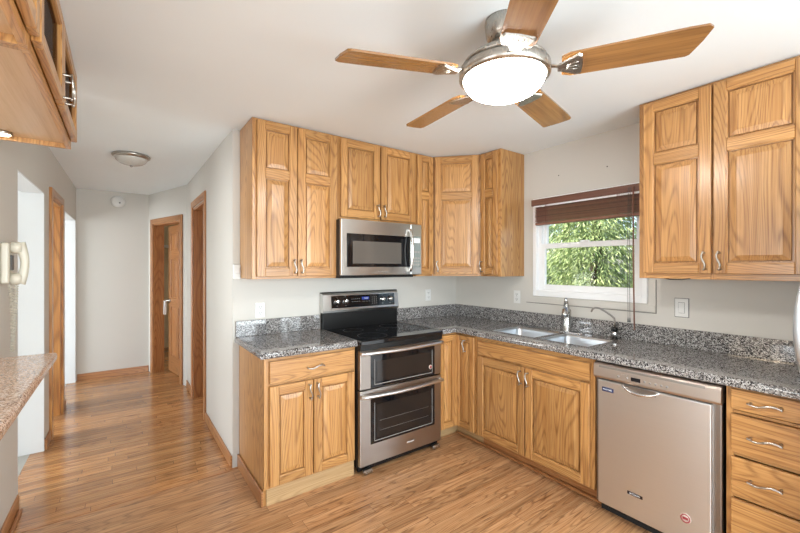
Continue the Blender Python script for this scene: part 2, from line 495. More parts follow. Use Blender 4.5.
# outer shell of the room behind the camera and the side rooms
m = MB(); m.box(-4.2, -3.7, -2.5, -2.4, 0, ZC); m.box(-.7, -.1, -2.5, -2.4, 0, ZC); m.box(2.5, 3.0, -2.5, -2.4, 0, ZC)
m.box(-3.7, -.7, -2.5, -2.4, 2.22, ZC); m.box(-.1, 2.5, -2.5, -2.4, 2.22, ZC); m.box(-3.7, -.7, -2.5, -2.4, 0, .15)
struct(m.build('wall_south', WALL))
m = MB(); m.box(-4.3, -4.2, -2.4, -.9, 0, ZC); m.box(-4.3, -4.2, 1.7, 2.9, 0, ZC); m.box(-4.3, -4.2, -.9, 1.7, 0, .35); m.box(-4.3, -4.2, -.9, 1.7, 2.2, ZC)
m.box(-4.2, -.64, 2.77, 2.87, 0, ZC)
struct(m.build('wall_west', WALL))
m = MB(); m.box(-3.3, -3.2, 2.87, 3.6, 0, ZC); m.box(-3.3, -3.2, 6.2, 6.5, 0, ZC); m.box(-3.3, -3.2, 3.6, 6.2, 0, .45); m.box(-3.3, -3.2, 3.6, 6.2, 2.25, ZC)
struct(m.build('wall_side_room', WHITE))
m = MB(); m.box(2.1, 2.2, YW + .12, 8.0, 0, ZC); m.box(-3.3, 2.2, 8.0, 8.1, 0, ZC); m.box(.91, 1.0, 6.46, 8.0, 0, ZC) if False else None
struct(m.build('wall_far_room', CREAM))
struct(MB().box(.77, 2.1, 5.05, 5.15, 0, ZC).build('wall_closet', CREAM))


# oak trim -------------------------------------------------------------
def basep(mb, y0, y1, x0, x1, z0=.0005, z1=.085, **kw):
    mb.box(x0, x1, y0, y1, z0, z1, bev=.004, **kw)


m = MB()
m.prism([(lx(6.3) + .01, 6.308), (.305, 6.308), (.312, 6.3215), (lx(6.3) + .01, 6.3215)], .0005, .085, grain='x')
struct(m.build('baseboard_end', OAKT))
m = MB(); m.box(HX - .014, HX - .0005, YW + .005, 3.965, .0005, .085, bev=.004, grain='y'); m.box(HX - .014, HX - .0005, 4.835, 5.23, .0005, .085, bev=.004, grain='y')
struct(m.build('baseboard_right', OAKT))
m = MB()
for y0, y1 in ((4.085, 4.295), (5.05, 5.255)):
    m.prism([(lx(y0) + .0005, y0), (lx(y0) + .014, y0), (lx(y1) + .014, y1), (lx(y1) + .0005, y1)], .0005, .085, grain='y')
struct(m.build('baseboard_left', OAKT))
m = MB(); m.box(-.504, -.488, .8, 3.19, .0005, .09, bev=.004, grain='y'); m.box(-.4875, -.468, .8, 3.15, .0005, .022, bev=.006, grain='y')
struct(m.build('baseboard_half_wall', OAKT))

struct(MB().box(-.49, .66, 2.894, 2.906, .0003, .003, bev=.001, grain='x').build('trim_7', OAKT))
# doorway on the right wall of the hall: casing, jambs, closed slab deep in the opening
d1 = struct(MB().box(HX + .09, HX + .125, 4.075, 4.725, .01, 2.06, bev=.003).build('door_1', OAKT))
m = MB()
m.box(HX - .018, HX - .0005, 3.97, 4.04, .0005, 2.165, bev=.005); m.box(HX - .018, HX - .0005, 4.76, 4.83, .0005, 2.165, bev=.005)
m.box(HX - .018, HX - .0005, 4.04, 4.76, 2.095, 2.165, bev=.005, grain='y')
m.box(HX, HX + .13, 4.0405, 4.065, 0, 2.085); m.box(HX, HX + .13, 4.735, 4.7595, 0, 2.085); m.box(HX, HX + .13, 4.065, 4.735, 2.065, 2.0895, grain='y')
m.build('door_frame', OAKT, d1)['label'] = 'oak casing and jambs around the closed door'
# cased oak doorway on the left wall
m = MB()
for y0, y1 in ((4.30, 4.36), (4.98, 5.045)):
    m.prism([(lx(y0) + .0005, y0), (lx(y0) + .02, y0), (lx(y1) + .02, y1), (lx(y1) + .0005, y1)], .0005, 2.115)
m.prism([(lx(4.36) + .0005, 4.36), (lx(4.36) + .02, 4.36), (lx(4.98) + .02, 4.98), (lx(4.98) + .0005, 4.98)], 2.05, 2.115, grain='y')
lwall(m, 4.3605, 4.383, 0, 2.045, .13); lwall(m, 4.957, 4.9795, 0, 2.045, .13); lwall(m, 4.383, 4.957, 2.025, 2.0495, .13, grain='y')
struct(m.build('door_2', OAKJ))

# six panel door ajar in the angled wall
m = MB()
m.box(D0 - .062, D0 + .008, .0005, .018, .0005, DH + .06, bev=.004); m.box(D1 - .008, D1 + .062, .0005, .018, .0005, DH + .06, bev=.004)
m.box(D0 + .008, D1 - .008, .0005, .018, DH - .008, DH + .06, bev=.004, grain='x')
m.box(D0 + .0005, D0 + .022, -.125, 0, .0005, DH - .0005); m.box(D1 - .022, D1 - .0005, -.125, 0, .0005, DH - .0005); m.box(D0 + .022, D1 - .022, -.125, 0, DH - .022, DH - .0005, grain='x')
struct(place(m.build('trim_3', OAKT), aroot_m))


def panel_slab(mb, x0, x1, z0, z1, rows, cols, th=.035, st=.1, both=True):
    """door leaf with sunk and raised panels; front at y=0, back at y=-th"""
    n = len(cols)
    mb.box(x0, x0 + st, -th, 0, z0, z1, bev=.002); mb.box(x1 - st, x1, -th, 0, z0, z1, bev=.002)
    zs = [z0] + [v for r in rows for v in r] + [z1]
    for i in range(0, len(zs), 2): mb.box(x0 + st, x1 - st, -th, 0, zs[i], zs[i + 1], bev=.002, grain='x')
    mid = (x0 + x1) / 2
    for a, b in rows:
        mb.box(mid - st * .45, mid + st * .45, -th, 0, a, b, bev=.002)
        for p, q in ((x0 + st, mid - st * .45), (mid + st * .45, x1 - st)):
            mb.box(p, q, -th + .010, -.010, a, b)
            mb.box(p + .02, q - .02, -th + .003, -.003, a + .02, b - .02, bev=.008)


DW = D1 - D0 - .05
m = MB(); panel_slab(m, 0, DW, .012, DH - .028, [(.23, .90), (1.02, 1.55), (1.66, 1.90)], (1, 1), st=.10)
dm = aroot_m @ Matrix.Translation((D0 + .024, -.085, 0)) @ Matrix.Rotation(-math.radians(7), 4, 'Z')
d3 = struct(place(m.build('door_3', OAKT), dm))
m = MB(); m.lathe([(0, 0), (.028, 0), (.028, .008), (.012, .012), (.012, .045), (0, .045)], (DW - .065, 0, 0.98), 16, 'y')
m.tube([(DW - .065, .042, .98), (DW - .035, .046, .98), (DW + .004, .044, .983)], [.009, .008, .006], 8)
m.build('door_handle', NICKEL, d3)
m = MB(); m.lathe([(0, 0), (.028, 0), (.028, -.008), (.012, -.012), (.012, -.05), (0, -.05)], (DW - .065, -.035, 0.98), 16, 'y')
m.tube([(DW - .065, -.08, .98), (DW - .02, -.082, .98), (DW + .05, -.078, .985)], [.009, .008, .007], 8)
m.build('door_handle', NICKEL, d3)
# shelf and towel seen past the door
tag(MB().box(.36, 1.7, 7.72, 7.98, 1.78, 1.82, bev=.004).build('wall_shelf', WHITE), 'white shelf on the cream wall seen through the ajar hall door', 'shelf')

# towel hangs on the far lever of the ajar door
m = MB()
def towel():
    nx, nz = 9, 14; vs = []; fs = []
    for s in (0, 1):
        for i in range(nx + 1):
            for j in range(nz + 1):
                u, v = i / nx, j / nz
                vs.append((-.035 + .07 * u * (1 + .25 * v), (.006 if s else -.006) * (1.6 + v) + .008 * math.sin(u * 9 + v), -.19 * v))
    q = (nx + 1) * (nz + 1)
    for s in (0, 1):
        for i in range(nx):
            for j in range(nz):
                a = s * q + i * (nz + 1) + j
                f = (a, a + nz + 1, a + nz + 2, a + 1); fs.append(f if s else f[::-1])
    for i in range(nx):
        for j in (0, nz):
            a = i * (nz + 1) + j; f = (a, a + nz + 1, a + nz + 1 + q, a + q); fs.append(f if j else f[::-1])
    for j in range(nz):
        for i in (0, nx):
            a = i * (nz + 1) + j; f = (a, a + 1, a + 1 + q, a + q); fs.append(f if i == 0 else f[::-1])
    return vs, fs
m.raw(*towel(), smooth=True)
tw = place(m.build('towel', TOWEL), dm @ Matrix.Translation((DW - .012, .045, .9765)) @ Matrix.Diagonal((.55, .8, 1, 1)))
tag(tw, 'small white towel hanging from the lever of the ajar hall door', 'towel')


# ------------------------------------------------------------------ cabinets
def pull(L=.096, horiz=False):
    """wavy satin nickel pull; local: spans z (or x), stands out to -y"""
    pts = []; N = 14
    for i in range(N + 1):
        s = i / N; a = s * L - L / 2
        out = -.026 - .004 * math.sin(PI * s); wv = .0075 * math.sin(2 * PI * s)
        pts.append((wv, out, a))
    mb = MB()
    rs = [.0042 + .0012 * math.cos(4 * PI * i / N) ** 2 for i in range(N + 1)]
    R = (lambda p: (p[2], p[1], -p[0])) if horiz else (lambda p: p)
    mb.tube([R(p) for p in pts], rs, 8)
    for e in (pts[1], pts[-2]):
        mb.tube([R((e[0], 0, e[2])), R((e[0], -.004, e[2])), R((e[0], -.012, e[2])), R((e[0], e[1], e[2]))], [.007, .005, .0038, .0042], 8)
    return mb


PULLS = {}


def add_pull(parent, x, z, y=-.02, horiz=False):
    k = (horiz,)
    if k not in PULLS:
        o = pull(.10 if not horiz else .115, horiz).build('handle', NICKEL, parent); PULLS[k] = o
    else:
        o = PULLS[k].copy(); COL.objects.link(o); o.parent = parent
    o.location = (x, y, z); return o


def raised(mb, x0, x1, z0, z1, yf):
    """sunk raised panel: groove floor then a sloped field"""
    g, s = .011, .026
    def ring(d, y): return [(x0 + d, y, z0 + d), (x1 - d, y, z0 + d), (x1 - d, y, z1 - d), (x0 + d, y, z1 - d)]
    s = min(s, (x1 - x0) * .28, (z1 - z0) * .28)
    R = [ring(0, yf + .019), ring(g, yf + .019), ring(g + .002, yf + .008), ring(g + s, yf + .0025), ring(g + s + .003, yf + .001)]
    vs = [p for r in R for p in r]; fs = []
    for k in range(len(R) - 1):
        for i in range(4): fs.append((k * 4 + i, k * 4 + (i + 1) % 4, k * 4 + 4 + (i + 1) % 4, k * 4 + 4 + i))
    k = (len(R) - 1) * 4; fs.append((k, k + 1, k + 2, k + 3))
    mb.raw(vs, fs, grain='z')


def door(parent, x0, x1, z0, z1, splits=(), st=.054, handle=None, y=0.0, name='door', mat=None, pane=None):
    """frame and panel door; splits are heights of cross rails (centre)"""
    th = .024; yf = y - th; mb = MB()
    mb.box(x0, x0 + st, yf, y, z0, z1, bev=.003); mb.box(x1 - st, x1, yf, y, z0, z1, bev=.003)
    edges = [(z0, z0 + st)] + [(s - .03, s + .03) for s in splits] + [(z1 - st, z1)]
    for a, b in edges: mb.box(x0 + st, x1 - st, yf + .0003, y, a, b, bev=.003, grain='x')
    for (a, b), (c, d) in zip(edges[:-1], edges[1:]):
        p, q = x0 + st, x1 - st
        if pane: pass
        else:
            raised(mb, p, q, b, c, yf)
            mb.box(p, q, y - .004, y - .001, b, c)
        # sticking bead round the opening
        for bx in ((p, p + .005, b, c, 'z'), (q - .005, q, b, c, 'z')): mb.box(bx[0], bx[1], yf + .004, yf + .019, bx[2], bx[3], grain=bx[4])
        for bx in ((b, b + .005), (c - .005, c)): mb.box(p, q, yf + .004, yf + .019, bx[0], bx[1], grain='x')
    o = mb.build(name, mat or OAK, parent)
    if pane:
        for (a, b), (c, d) in zip(edges[:-1], edges[1:]):
            MB().box(x0 + st - .004, x1 - st + .004, y - .010, y - .006, b - .004, c + .004).build('pane', pane, o)
    if handle: add_pull(o, handle[0], handle[1], yf, False)
    return o


def drawer(parent, x0, x1, z0, z1, handle=True, y=0.0, name='drawer', n=1):
    mb = MB(); yf = y - .02
    mb.box(x0, x1, yf + .008, y, z0, z1, grain='x', tint=.5)
    mb.box(x0, x1, yf, yf + .0085, z0, z1, bev=.006, seg=2, grain='x', tint=.5)
    o = mb.build(name, OAK, parent)
    if handle: add_pull(o, (x0 + x1) / 2, (z0 + z1) / 2, yf, True)
    return o


def carcass(parent, w, d, z0, z1, open_bottom=False):
    mb = MB(); t = .016
    mb.box(0, t, .019, d, z0, z1); mb.box(w - t, w, .019, d, z0, z1)
    mb.box(t, w - t, .019, d, z0 + .02, z0 + .032, grain='x'); mb.box(t, w - t, .019, d - .01, z1 - t, z1, grain='x'); mb.box(t, w - t, d - .012, d, z0 + .03, z1 - t)
    return mb.build('body', OAK, parent)


def face_frame(parent, w, z0, z1, stiles, rails, sw=.038):
    """stiles: list of (x0,x1); rails: list of (z0,z1)"""
    mb = MB()
    for a, b in stiles: mb.box(a, b, 0, .019, z0, z1, bev=.001)
    for i in range(len(stiles) - 1):
        for c, d in rails: mb.box(stiles[i][1], stiles[i + 1][0], 0.0003, .019, c, d, bev=.001, grain='x')
    return mb.build('face_frame', OAK, parent)


UB, UT = 1.365, ZC - .003      # wall cabinets
SPLIT = 2.075
R90 = -PI / 2
# 1 left two-door wall cabinet
c = thing('wall_cabinet', 'tall two-door oak wall cabinet at the left end, over the granite counter beside the hallway', 'cabinet', (.70, YW - .32, 0), 0)
carcass(c, .625, .318, UB, UT); face_frame(c, .625, UB, UT, [(0, .03), (.30, .315), (.60, .625)], [(UB, UB + .03), (UT - .025, UT)])
door(c, .026, .300, UB + .018, UT - .014, [SPLIT], handle=(.278, UB + .085)); door(c, .306, .608, UB + .018, UT - .014, [SPLIT], handle=(.328, UB + .085))
# 2 over the microwave
MB0, MWZ1 = 1.812, 1.80
c = thing('wall_cabinet', 'short two-door oak wall cabinet directly above the microwave', 'cabinet', (1.327, YW - .32, 0), 0)
carcass(c, .745, .318, MB0, UT); face_frame(c, .745, MB0, UT, [(0, .025), (.365, .38), (.72, .745)], [(MB0, MB0 + .028), (UT - .025, UT)])
door(c, .014, .366, MB0 + .016, UT - .014, [], handle=(.342, MB0 + .085)); door(c, .379, .724, MB0 + .016, UT - .014, [], handle=(.402, MB0 + .085))
# 3 narrow filler cabinet beside the corner one
c = thing('wall_cabinet', 'narrow single-door oak wall cabinet right of the microwave', 'cabinet', (2.073, YW - .32, 0), 0)
carcass(c, .197, .318, UB, UT); face_frame(c, .197, UB, UT, [(0, .015), (.182, .197)], [(UB, UB + .03), (UT - .025, UT)])
door(c, .010, .187, UB + .018, UT - .014, [SPLIT], st=.045)
# 4 diagonal corner cabinet
P0, P1 = Vector((2.272, YW - .32)), Vector((XW - .32, 2.297))
L = (P1 - P0).length; ang = math.atan2((P1 - P0).y, (P1 - P0).x)
c = thing('corner_wall_cabinet', 'oak corner wall cabinet with one diagonal door', 'cabinet', (P0.x, P0.y, 0), ang)
inv = Matrix.Rotation(-ang, 2)
loc = [inv @ (Vector(p) - P0) for p in ((XW - .32, 2.297), (XW - .002, 2.297), (XW - .002, YW - .002), (2.272, YW - .002), (2.272, YW - .32))]
m = MB(); m.prism([(p.x, p.y + .0) for p in ([inv @ (P1 - P0) + Vector((0, .019))] + loc[1:4] + [Vector((0, .019))])], UB + .02, UT)
m.build('body', OAK, c)
face_frame(c, L, UB, UT, [(0.002, .03), (L - .03, L - .002)], [(UB, UB + .03), (UT - .025, UT)])
door(c, .022, L - .022, UB + .018, UT - .014, [SPLIT], handle=(.048, UB + .085))
# 5 narrow end cabinet on the window wall
c = thing('wall_cabinet', 'narrow single-door oak wall cabinet between the corner cabinet and the window', 'cabinet', (XW - .32, 2.295, 0), R90)
carcass(c, .217, .318, UB, UT); face_frame(c, .217, UB, UT, [(0, .024), (.187, .217)], [(UB, UB + .03), (UT - .025, UT)])
door(c, .014, .196, UB + .018, UT - .014, [SPLIT], st=.045, handle=(.036, UB + .085))
# 6 right of the window
UB2 = 1.380
c = thing('wall_cabinet', 'large two-door oak wall cabinet right of the window', 'cabinet', (XW - .32, 1.022, 0), R90)
carcass(c, .74, .318, UB2, UT); face_frame(c, .74, UB2, UT, [(0, .04), (.35, .375), (.71, .74)], [(UB2, UB2 + .035), (UT - .025, UT)])
door(c, .03, .357, UB2 + .032, UT - .018, [2.082], handle=(.330, UB2 + .10)); door(c, .367, .725, UB2 + .032, UT - .018, [2.082], handle=(.394, UB2 + .10))
m = MB(); m.box(.1, .62, .02, .05, UB2 + .003, UB2 + .0195, bev=.004); m.tube([(.1, .03, UB2 + .006), (.16, .0, UB2 - .004), (.22, -.004, UB2 - .003), (.30, .01, UB2 + .008)], .003, 6)
m.build('wiring', BLACKP, c)
for yy in (.625, .541, .481, .435):
    m = MB(); m.lathe([(0, UB2 + .0195), (.022, UB2 + .0195), (.024, UB2 + .017), (.024, UB2 + .009), (0, UB2 + .009)], (1.022 - yy, .228, 0), 20); m.build('puck_light', CHROME, c)
    lamp('splash_spot', 'SPOT', (XW - .092, yy, UB2 + .004), (0.12, 0, -1), 11.0, (1.0, 0.82, 0.58), (.012,), spot=13)  # spot added under a guessed puck to make highlights on the backsplash

BT = CT - CTH              # top of base cabinets
BB = .105
FY = YW - .60              # face plane of the range side cabinets
FX = XW - .58              # face plane of the window side cabinets
# base cabinet left of the range
c = thing('base_cabinet', 'oak base cabinet with one drawer and two doors left of the range', 'cabinet', (.694, FY, 0), 0)
wL = .621
m = MB(); m.box(0, .016, .019, .598, .0005, BT - .001); m.box(wL - .016, wL, .019, .598, BB, BT - .001); m.box(.016, wL - .016, .019, .59, BB + .01, BB + .026, grain='x'); m.box(.016, wL - .016, .58, .598, BB + .026, BT - .001)
m.build('body', OAK, c)
face_frame(c, wL, BB, BT - .001, [(0, .035), (.29, .31), (wL - .03, wL)], [(BB, BB + .03), (.725, .745), (BT - .03, BT - .001)])
drawer(c, .028, wL - .016, .742, BT - .022)
door(c, .028, .303, BB + .014, .726, [], handle=(.279, .655)); door(c, .310, wL - .016, BB + .014, .726, [], handle=(.334, .655))
m = MB(); m.box(.0165, wL - .004, .008, .0185, .0005, BB - .001, grain='x'); m.build('toe_kick', TOE, c)
m = MB(); m.box(-.014, -.002, .008, .598, .0005, BB - .012, bev=.003, grain='y'); m.build('base_trim', OAKT, c)

# narrow corner base cabinet: one door on each side of the inner corner
c = thing('corner_base_cabinet', 'oak corner base cabinet with two narrow doors between range and sink', 'cabinet', (FX, FY, 0), 0)
m = MB()
x0 = 2.079 - FX; x1 = XW - .004 - FX; y1 = YW - .004 - FY; y0 = 2.108 - FY
m.prism([(x0, .019), (.019, .019), (.019, y0), (x1, y0), (x1, y1), (x0, y1)], BB, BT - .001)
m.build('body', OAK, c)
m = MB(); m.box(x0, x0 + .012, 0, .019, BB, BT - .001); m.box(x0 + .012, 0, .0003, .0185, BT - .022, BT - .001, grain='x'); m.box(x0 + .012, 0, .0003, .0185, BB, BB + .02, grain='x')
m.box(0, .019, y0, y0 + .018, BB, BT - .001); m.box(.0003, .0185, y0 + .018, 0, BT - .022, BT - .001, grain='y'); m.box(.0003, .0185, y0 + .018, 0, BB, BB + .02, grain='y')
m.build('face_frame', OAK, c)
door(c, x0 + .006, -.022, BB + .012, BT - .016, [], st=.045)
# second door faces the room's other way: built flat then turned
o = door(c, .004, -(y0) - .012, BB + .012, BT - .016, [], st=.045, handle=(.12, .80)); o.rotation_euler = (0, 0, R90)
m = MB(); m.box(x0, .09, .085, .10, .0005, BB - .001, grain='x'); m.box(.085, .10, y0, .085, .0005, BB - .001, grain='y'); m.build('toe_kick', TOE, c)

# sink base
c = thing('sink_base_cabinet', 'wide oak sink base cabinet with false drawer front and two doors under the window', 'cabinet', (FX, 2.104, 0), R90)
wS = .944
m = MB(); m.box(0, .016, .019, .575, BB, BT - .001); m.box(wS - .016, wS, .019, .575, BB, BT - .001); m.box(.016, wS - .016, .019, .575, BB + .01, BB + .026, grain='x'); m.box(.016, wS - .016, .562, .575, BB + .026, BT - .001)
m.build('body', OAK, c)
face_frame(c, wS, BB, BT - .001, [(0, .04), (wS - .034, wS)], [(BB, BB + .03), (.735, .765), (BT - .04, BT - .001)])
drawer(c, .026, wS - .026, .758, BT - .034, handle=False, name='false_drawer_front')
door(c, .026, .458, BB + .014, .742, [], handle=(.432, .668)); door(c, .467, wS - .026, BB + .014, .742, [], handle=(.493, .668))
m = MB(); m.box(-.004, wS - .002, .085, .10, .0005, BB - .001, grain='x'); m.build('toe_kick', OAKT, c)
struct(MB().box(FX + .055, FX + .084, .285, 2.40, .0005, .020, bev=.007, grain='y').build('trim_6', OAKT))

# drawer base at the right end
c = thing('drawer_base_cabinet', 'oak base cabinet with a stack of four drawers right of the dishwasher', 'cabinet', (FX, .545, 0), R90)
wD = .266
m = MB(); m.box(0, .016, .019, .575, BB, BT - .001); m.box(wD - .016, wD, .019, .575, BB, BT - .001); m.box(.016, wD - .016, .562, .575, BB, BT - .001); m.box(.016, wD - .016, .019, .56, BB, BB + .016)
m.build('body', OAK, c)
face_frame(c, wD, BB, BT - .001, [(0, .028), (wD - .02, wD)], [(BB, BB + .03), (.385, .40), (.577, .592), (.772, .785), (BT - .02, BT - .001)])
for a, b in ((.792, BT - .012), (.597, .770), (.405, .573), (.125, .382)): drawer(c, .020, wD - .008, a, b)
m = MB(); m.box(0, wD, .085, .10, .0005, BB - .001, grain='x'); m.build('toe_kick', OAKT, c)


# ------------------------------------------------------------------ counters
def edge_prof(x_in, x_out):
    """rounded slab edge in (x,z): from inner to rounded outer side"""
    s = 1 if x_out > x_in else -1; r = CTH * .42; pts = [(x_in, BT), (x_in, CT)]
    for k in range(7):
        a = PI / 2 - k * PI / 12; pts.append((x_out - s * r + s * r * math.cos(a), CT - r + r * math.sin(a)))
    for k in range(4):
        a = -k * PI / 6; pts.append((x_out - s * r * .5 + s * r * .5 * math.cos(a), BT + r * .5 + r * .5 * math.sin(a)))
    return pts


CY = FY - .035           # counter front, range side
CX = FX - .045           # counter front, window side
# left counter
tag_c = thing('countertop', 'small speckled grey granite countertop left of the range', 'countertop', (.69, CY, BT))
m = MB(); dx, dy, dz = .69, CY, BT
def sh(mb, o):
    mb.v = [(p[0] - o[0], p[1] - o[1], p[2] - o[2]) for p in mb.v]; return mb
m.box(.69, 1.316, CY + .03, YW - .001, BT, CT); m.extrude(edge_prof(CY + .03, CY), 'x', .69, 1.316, smooth=False)
m.extrude(edge_prof(.69, .665), 'y', CY + .012, YW - .001)
sh(m, (.69, CY, BT)).build('slab', GRAN, tag_c)
m = MB(); m.box(.668, 1.316, YW - .021, YW - .001, CT + .0005, SPL, bev=.002); sh(m, (.69, CY, BT)).build('backsplash', GRAN, tag_c)

# window-side counter with two sink cut-outs
S1 = (2.395, 2.74, 1.645, 2.035)      # x0,x1,y0,y1 of left bowl
S2 = (2.395, 2.74, 1.255, 1.605)
YE = .276                              # right end beside the fridge
tc = thing('countertop', 'long L-shaped speckled grey granite countertop with the sink, under the window', 'countertop', (CX, CY, BT))
m = MB(); X2 = XW - .001
m.box(2.079, CX + .03, CY + .03, YW - .001, BT, CT)                       # beside range
m.box(CX + .03, X2, S1[3], YW - .001, BT, CT); m.box(CX + .03, X2, YE, S2[2], BT, CT)
m.box(CX + .03, S1[0], S2[2], S1[3], BT, CT); m.box(S1[1], X2, S2[2], S1[3], BT, CT); m.box(S1[0], S1[1], S2[3], S1[2], BT, CT)
m.extrude(edge_prof(CX + .03, CX), 'y', YE, CY + .03)
m.extrude(edge_prof(CY + .03, CY), 'x', 2.077, CX + .01)
sh(m, (CX, CY, BT)).build('slab', GRAN, tc)
m = MB(); m.box(2.079, XW - .022, YW - .021, YW - .001, CT + .0005, SPL, bev=.002); m.box(XW - .021, XW - .001, YE, YW - .001, CT + .0005, SPL, bev=.002)
sh(m, (CX, CY, BT)).build('backsplash', GRAN, tc)

# sink: two steel bowls
sk = thing('sink', 'stainless steel double-bowl undermount sink in the granite counter', 'sink', (2.55, 1.64, .70))
def bowl(s, depth):
    x0, x1, y0, y1 = s; zt = CT - .0015; depth += CTH; mb = MB(); r = .05
    def ring(d, z, rr):
        pts = []
        for cx, cy, a0 in ((x1 - d - rr, y1 - d - rr, 0), (x0 + d + rr, y1 - d - rr, PI / 2), (x0 + d + rr, y0 + d + rr, PI), (x1 - d - rr, y0 + d + rr, 1.5 * PI)):
            for k in range(5):
                a = a0 + k * PI / 8; pts.append((cx + rr * math.cos(a), cy + rr * math.sin(a), z))
        return pts
    R = [ring(.0008, zt, .012), ring(.003, zt - .004, .03), ring(.006, zt - .02, .045), ring(.012, zt - depth + .03, .05), ring(.04, zt - depth, .05)]
    n = 20; vs = [p for q in R for p in q]; fs = []
    for k in range(len(R) - 1):
        for i in range(n): fs.append((k * n + i, k * n + n + i, k * n + n + (i + 1) % n, k * n + (i + 1) % n))
    fs.append(tuple(reversed(range((len(R) - 1) * n, len(R) * n))))
    fs = [f[::-1] for f in fs]
    mb.raw(vs, fs, smooth=True); return mb
for s, dp in ((S1, .19), (S2, .17)):
    b = sh(bowl(s, dp), (2.55, 1.64, .70)).build('bowl', SINK, sk)
    m = MB(); cx, cy = (s[0] + s[1]) / 2, (s[2] + s[3]) / 2
    m.lathe([(0, .001), (.02, .001), (.035, .004), (.042, .002), (.042, 0)], (cx - 2.55, cy - 1.64, BT - .001 - dp - .70), 20); m.build('drain', CHROME, b)

# faucet
f = thing('faucet', 'stainless single-lever pull-out faucet behind the sink', 'faucet', (2.80, 1.632, CT + .0005))
m = MB(); m.box(-.028, .028, -.13, .13, 0, .006, bev=.003, seg=2); m.build('deck_plate', CHROME, f)
m = MB(); m.lathe([(.0, .006), (.036, .006), (.036, .012), (.031, .02), (.030, .12), (.031, .135), (.031, .17), (.025, .18), (0, .182)], n=24); m.build('body', STEELF, f)
m = MB(); m.tube([(0, 0, .14), (-.02, -.008, .168), (-.05, -.022, .182), (-.085, -.036, .175), (-.105, -.045, .15), (-.108, -.046, .128)], [.024, .025, .0245, .0235, .023, .022], 14); m.build('spout', STEELF, f)
m = MB(); m.tube([(-.002, .002, .175), (.002, .006, .20), (-.012, .0, .238), (-.03, -.008, .262)], [.023, .021, .015, .010], 12); m.build('lever', STEELF, f)
# filtered water tap
f = thing('water_tap', 'slim gooseneck drinking water tap with black base right of the faucet', 'tap', (2.80, 1.275, CT + .0005))
m = MB(); m.lathe([(0, 0), (.022, 0), (.022, .006), (.016, .012), (.015, .06), (.019, .064), (.019, .078), (.012, .084), (0, .084)], n=18); m.build('base', BLACKP, f)
m = MB(); m.lathe([(.0155, .02), (.018, .022), (.018, .05), (.0155, .052)], n=18); m.build('collar', CHROME, f)
m = MB(); pts = [(0, 0, .078), (0, 0, .12), (0, .004, .145), (-.012, .02, .165), (-.035, .055, .195), (-.052, .082, .212), (-.066, .104, .215), (-.076, .118, .205), (-.081, .125, .185)]
m.tube(pts, .0068, 8); m.build('spout', STEELD, f)
m = MB(); m.tube([(0, -.014, .07), (0, -.035, .074), (0, -.05, .078)], [.004, .004, .006], 8); m.build('lever', BLACKP, f)

# ------------------------------------------------------------------ range
RX0, RX1 = 1.321, 2.073; RW = RX1 - RX0; RF = 2.275
r = thing('range', 'stainless double-oven electric range with black glass cooktop', 'range', (RX0, RF, 0))
def ry(y): return y - RF
m = MB(); m.box(0, RW, .035, YW - .012 - RF, .05, .895); m.build('body', BLACKP, r)
m = MB(); m.box(-.0, RW, -.02, YW - .065 - RF, .906, .938, bev=.006, seg=2)
cooktop = m.build('cooktop', BLACKG, r)
for a_ in (-.001, RW - .004): MB().box(a_, a_ + .005, -.012, YW - .07 - RF, .930, .9395).build('cooktop_trim', STEELD, cooktop)
for cx, cy, rr in ((.19, .14, .11), (.57, .13, .09), (.19, .43, .08), (.56, .43, .10), (.38, .30, .045)):
    m = MB(); m.lathe([(rr - .002, .0), (rr - .002, .0003), (rr + .002, .0003), (rr + .002, .0), (rr - .002, .0)], (cx, cy, .9381), 40)
    m.build('burner_ring', RING, cooktop)
m = MB(); m.box(0.002, RW - .002, -.012, .035, .872, .9055); m.build('vent_strip', BLACKP, r)
# backguard
BGY = YW - .07 - RF; BGT = 1.228
m = MB(); m.box(.004, RW - .004, BGY + .012, YW - .012 - RF, .9, 1.09, bev=.004); m.build('riser', BLACKP, r)
m = MB(); m.extrude([(BGY - .004, 1.088), (BGY + .012, BGT - .012), (BGY + .03, BGT), (YW - .012 - RF, BGT), (YW - .012 - RF, 1.07), (BGY + .005, 1.07)], 'x', 0, RW)
bgd = m.build('backguard', STEELH, r)
m = MB(); m.extrude([(BGY + .03, BGT + .0005), (YW - .012 - RF, BGT + .0005), (YW - .012 - RF, BGT + .008), (BGY + .034, BGT + .008)], 'x', -.003, RW + .003); m.build('top_cap', BLACKP, bgd)
slope = .016 / (BGT - .012 - 1.088)
def bg_y(z): return BGY - .004 + (z - 1.088) * slope
m = MB()
za, zb = 1.105, BGT - .022
m.extrude([(bg_y(za) - .003, za), (bg_y(zb) - .003, zb), (bg_y(zb) + .002, zb), (bg_y(za) + .002, za)], 'x', .075, RW - .045)
m.build('control_panel', BLACKG, bgd)
tilt = PI / 2 - math.atan(slope)
for kx in (.125, .205, .575, .655):
    m = MB(); zc = 1.160
    m.lathe([(.024, 0), (.024, -.004), (.0195, -.006), (.018, -.026), (.015, -.029), (0, -.029)], (kx, bg_y(zc) - .0035, zc), 20, 'y'); m.box(kx - .003, kx + .003, bg_y(zc) - .036, bg_y(zc) - .03, zc - .016, zc + .018, bev=.001)
    m.build('knob', CHROME, bgd)
def pan(x0, x1, z0, z1, mat, nm):
    mb = MB(); mb.extrude([(bg_y(z0) - .0042, z0), (bg_y(z1) - .0042, z1), (bg_y(z1) - .002, z1), (bg_y(z0) - .002, z0)], 'x', x0, x1); return mb.build(nm, mat, bgd)
pan(.365, .435, 1.163, 1.188, DISP, 'display')
text_mesh('clock_digits', '12:30', .017, PRINT, bgd, (.405, bg_y(1.175) - .0046, 1.175), (tilt, 0, 0))
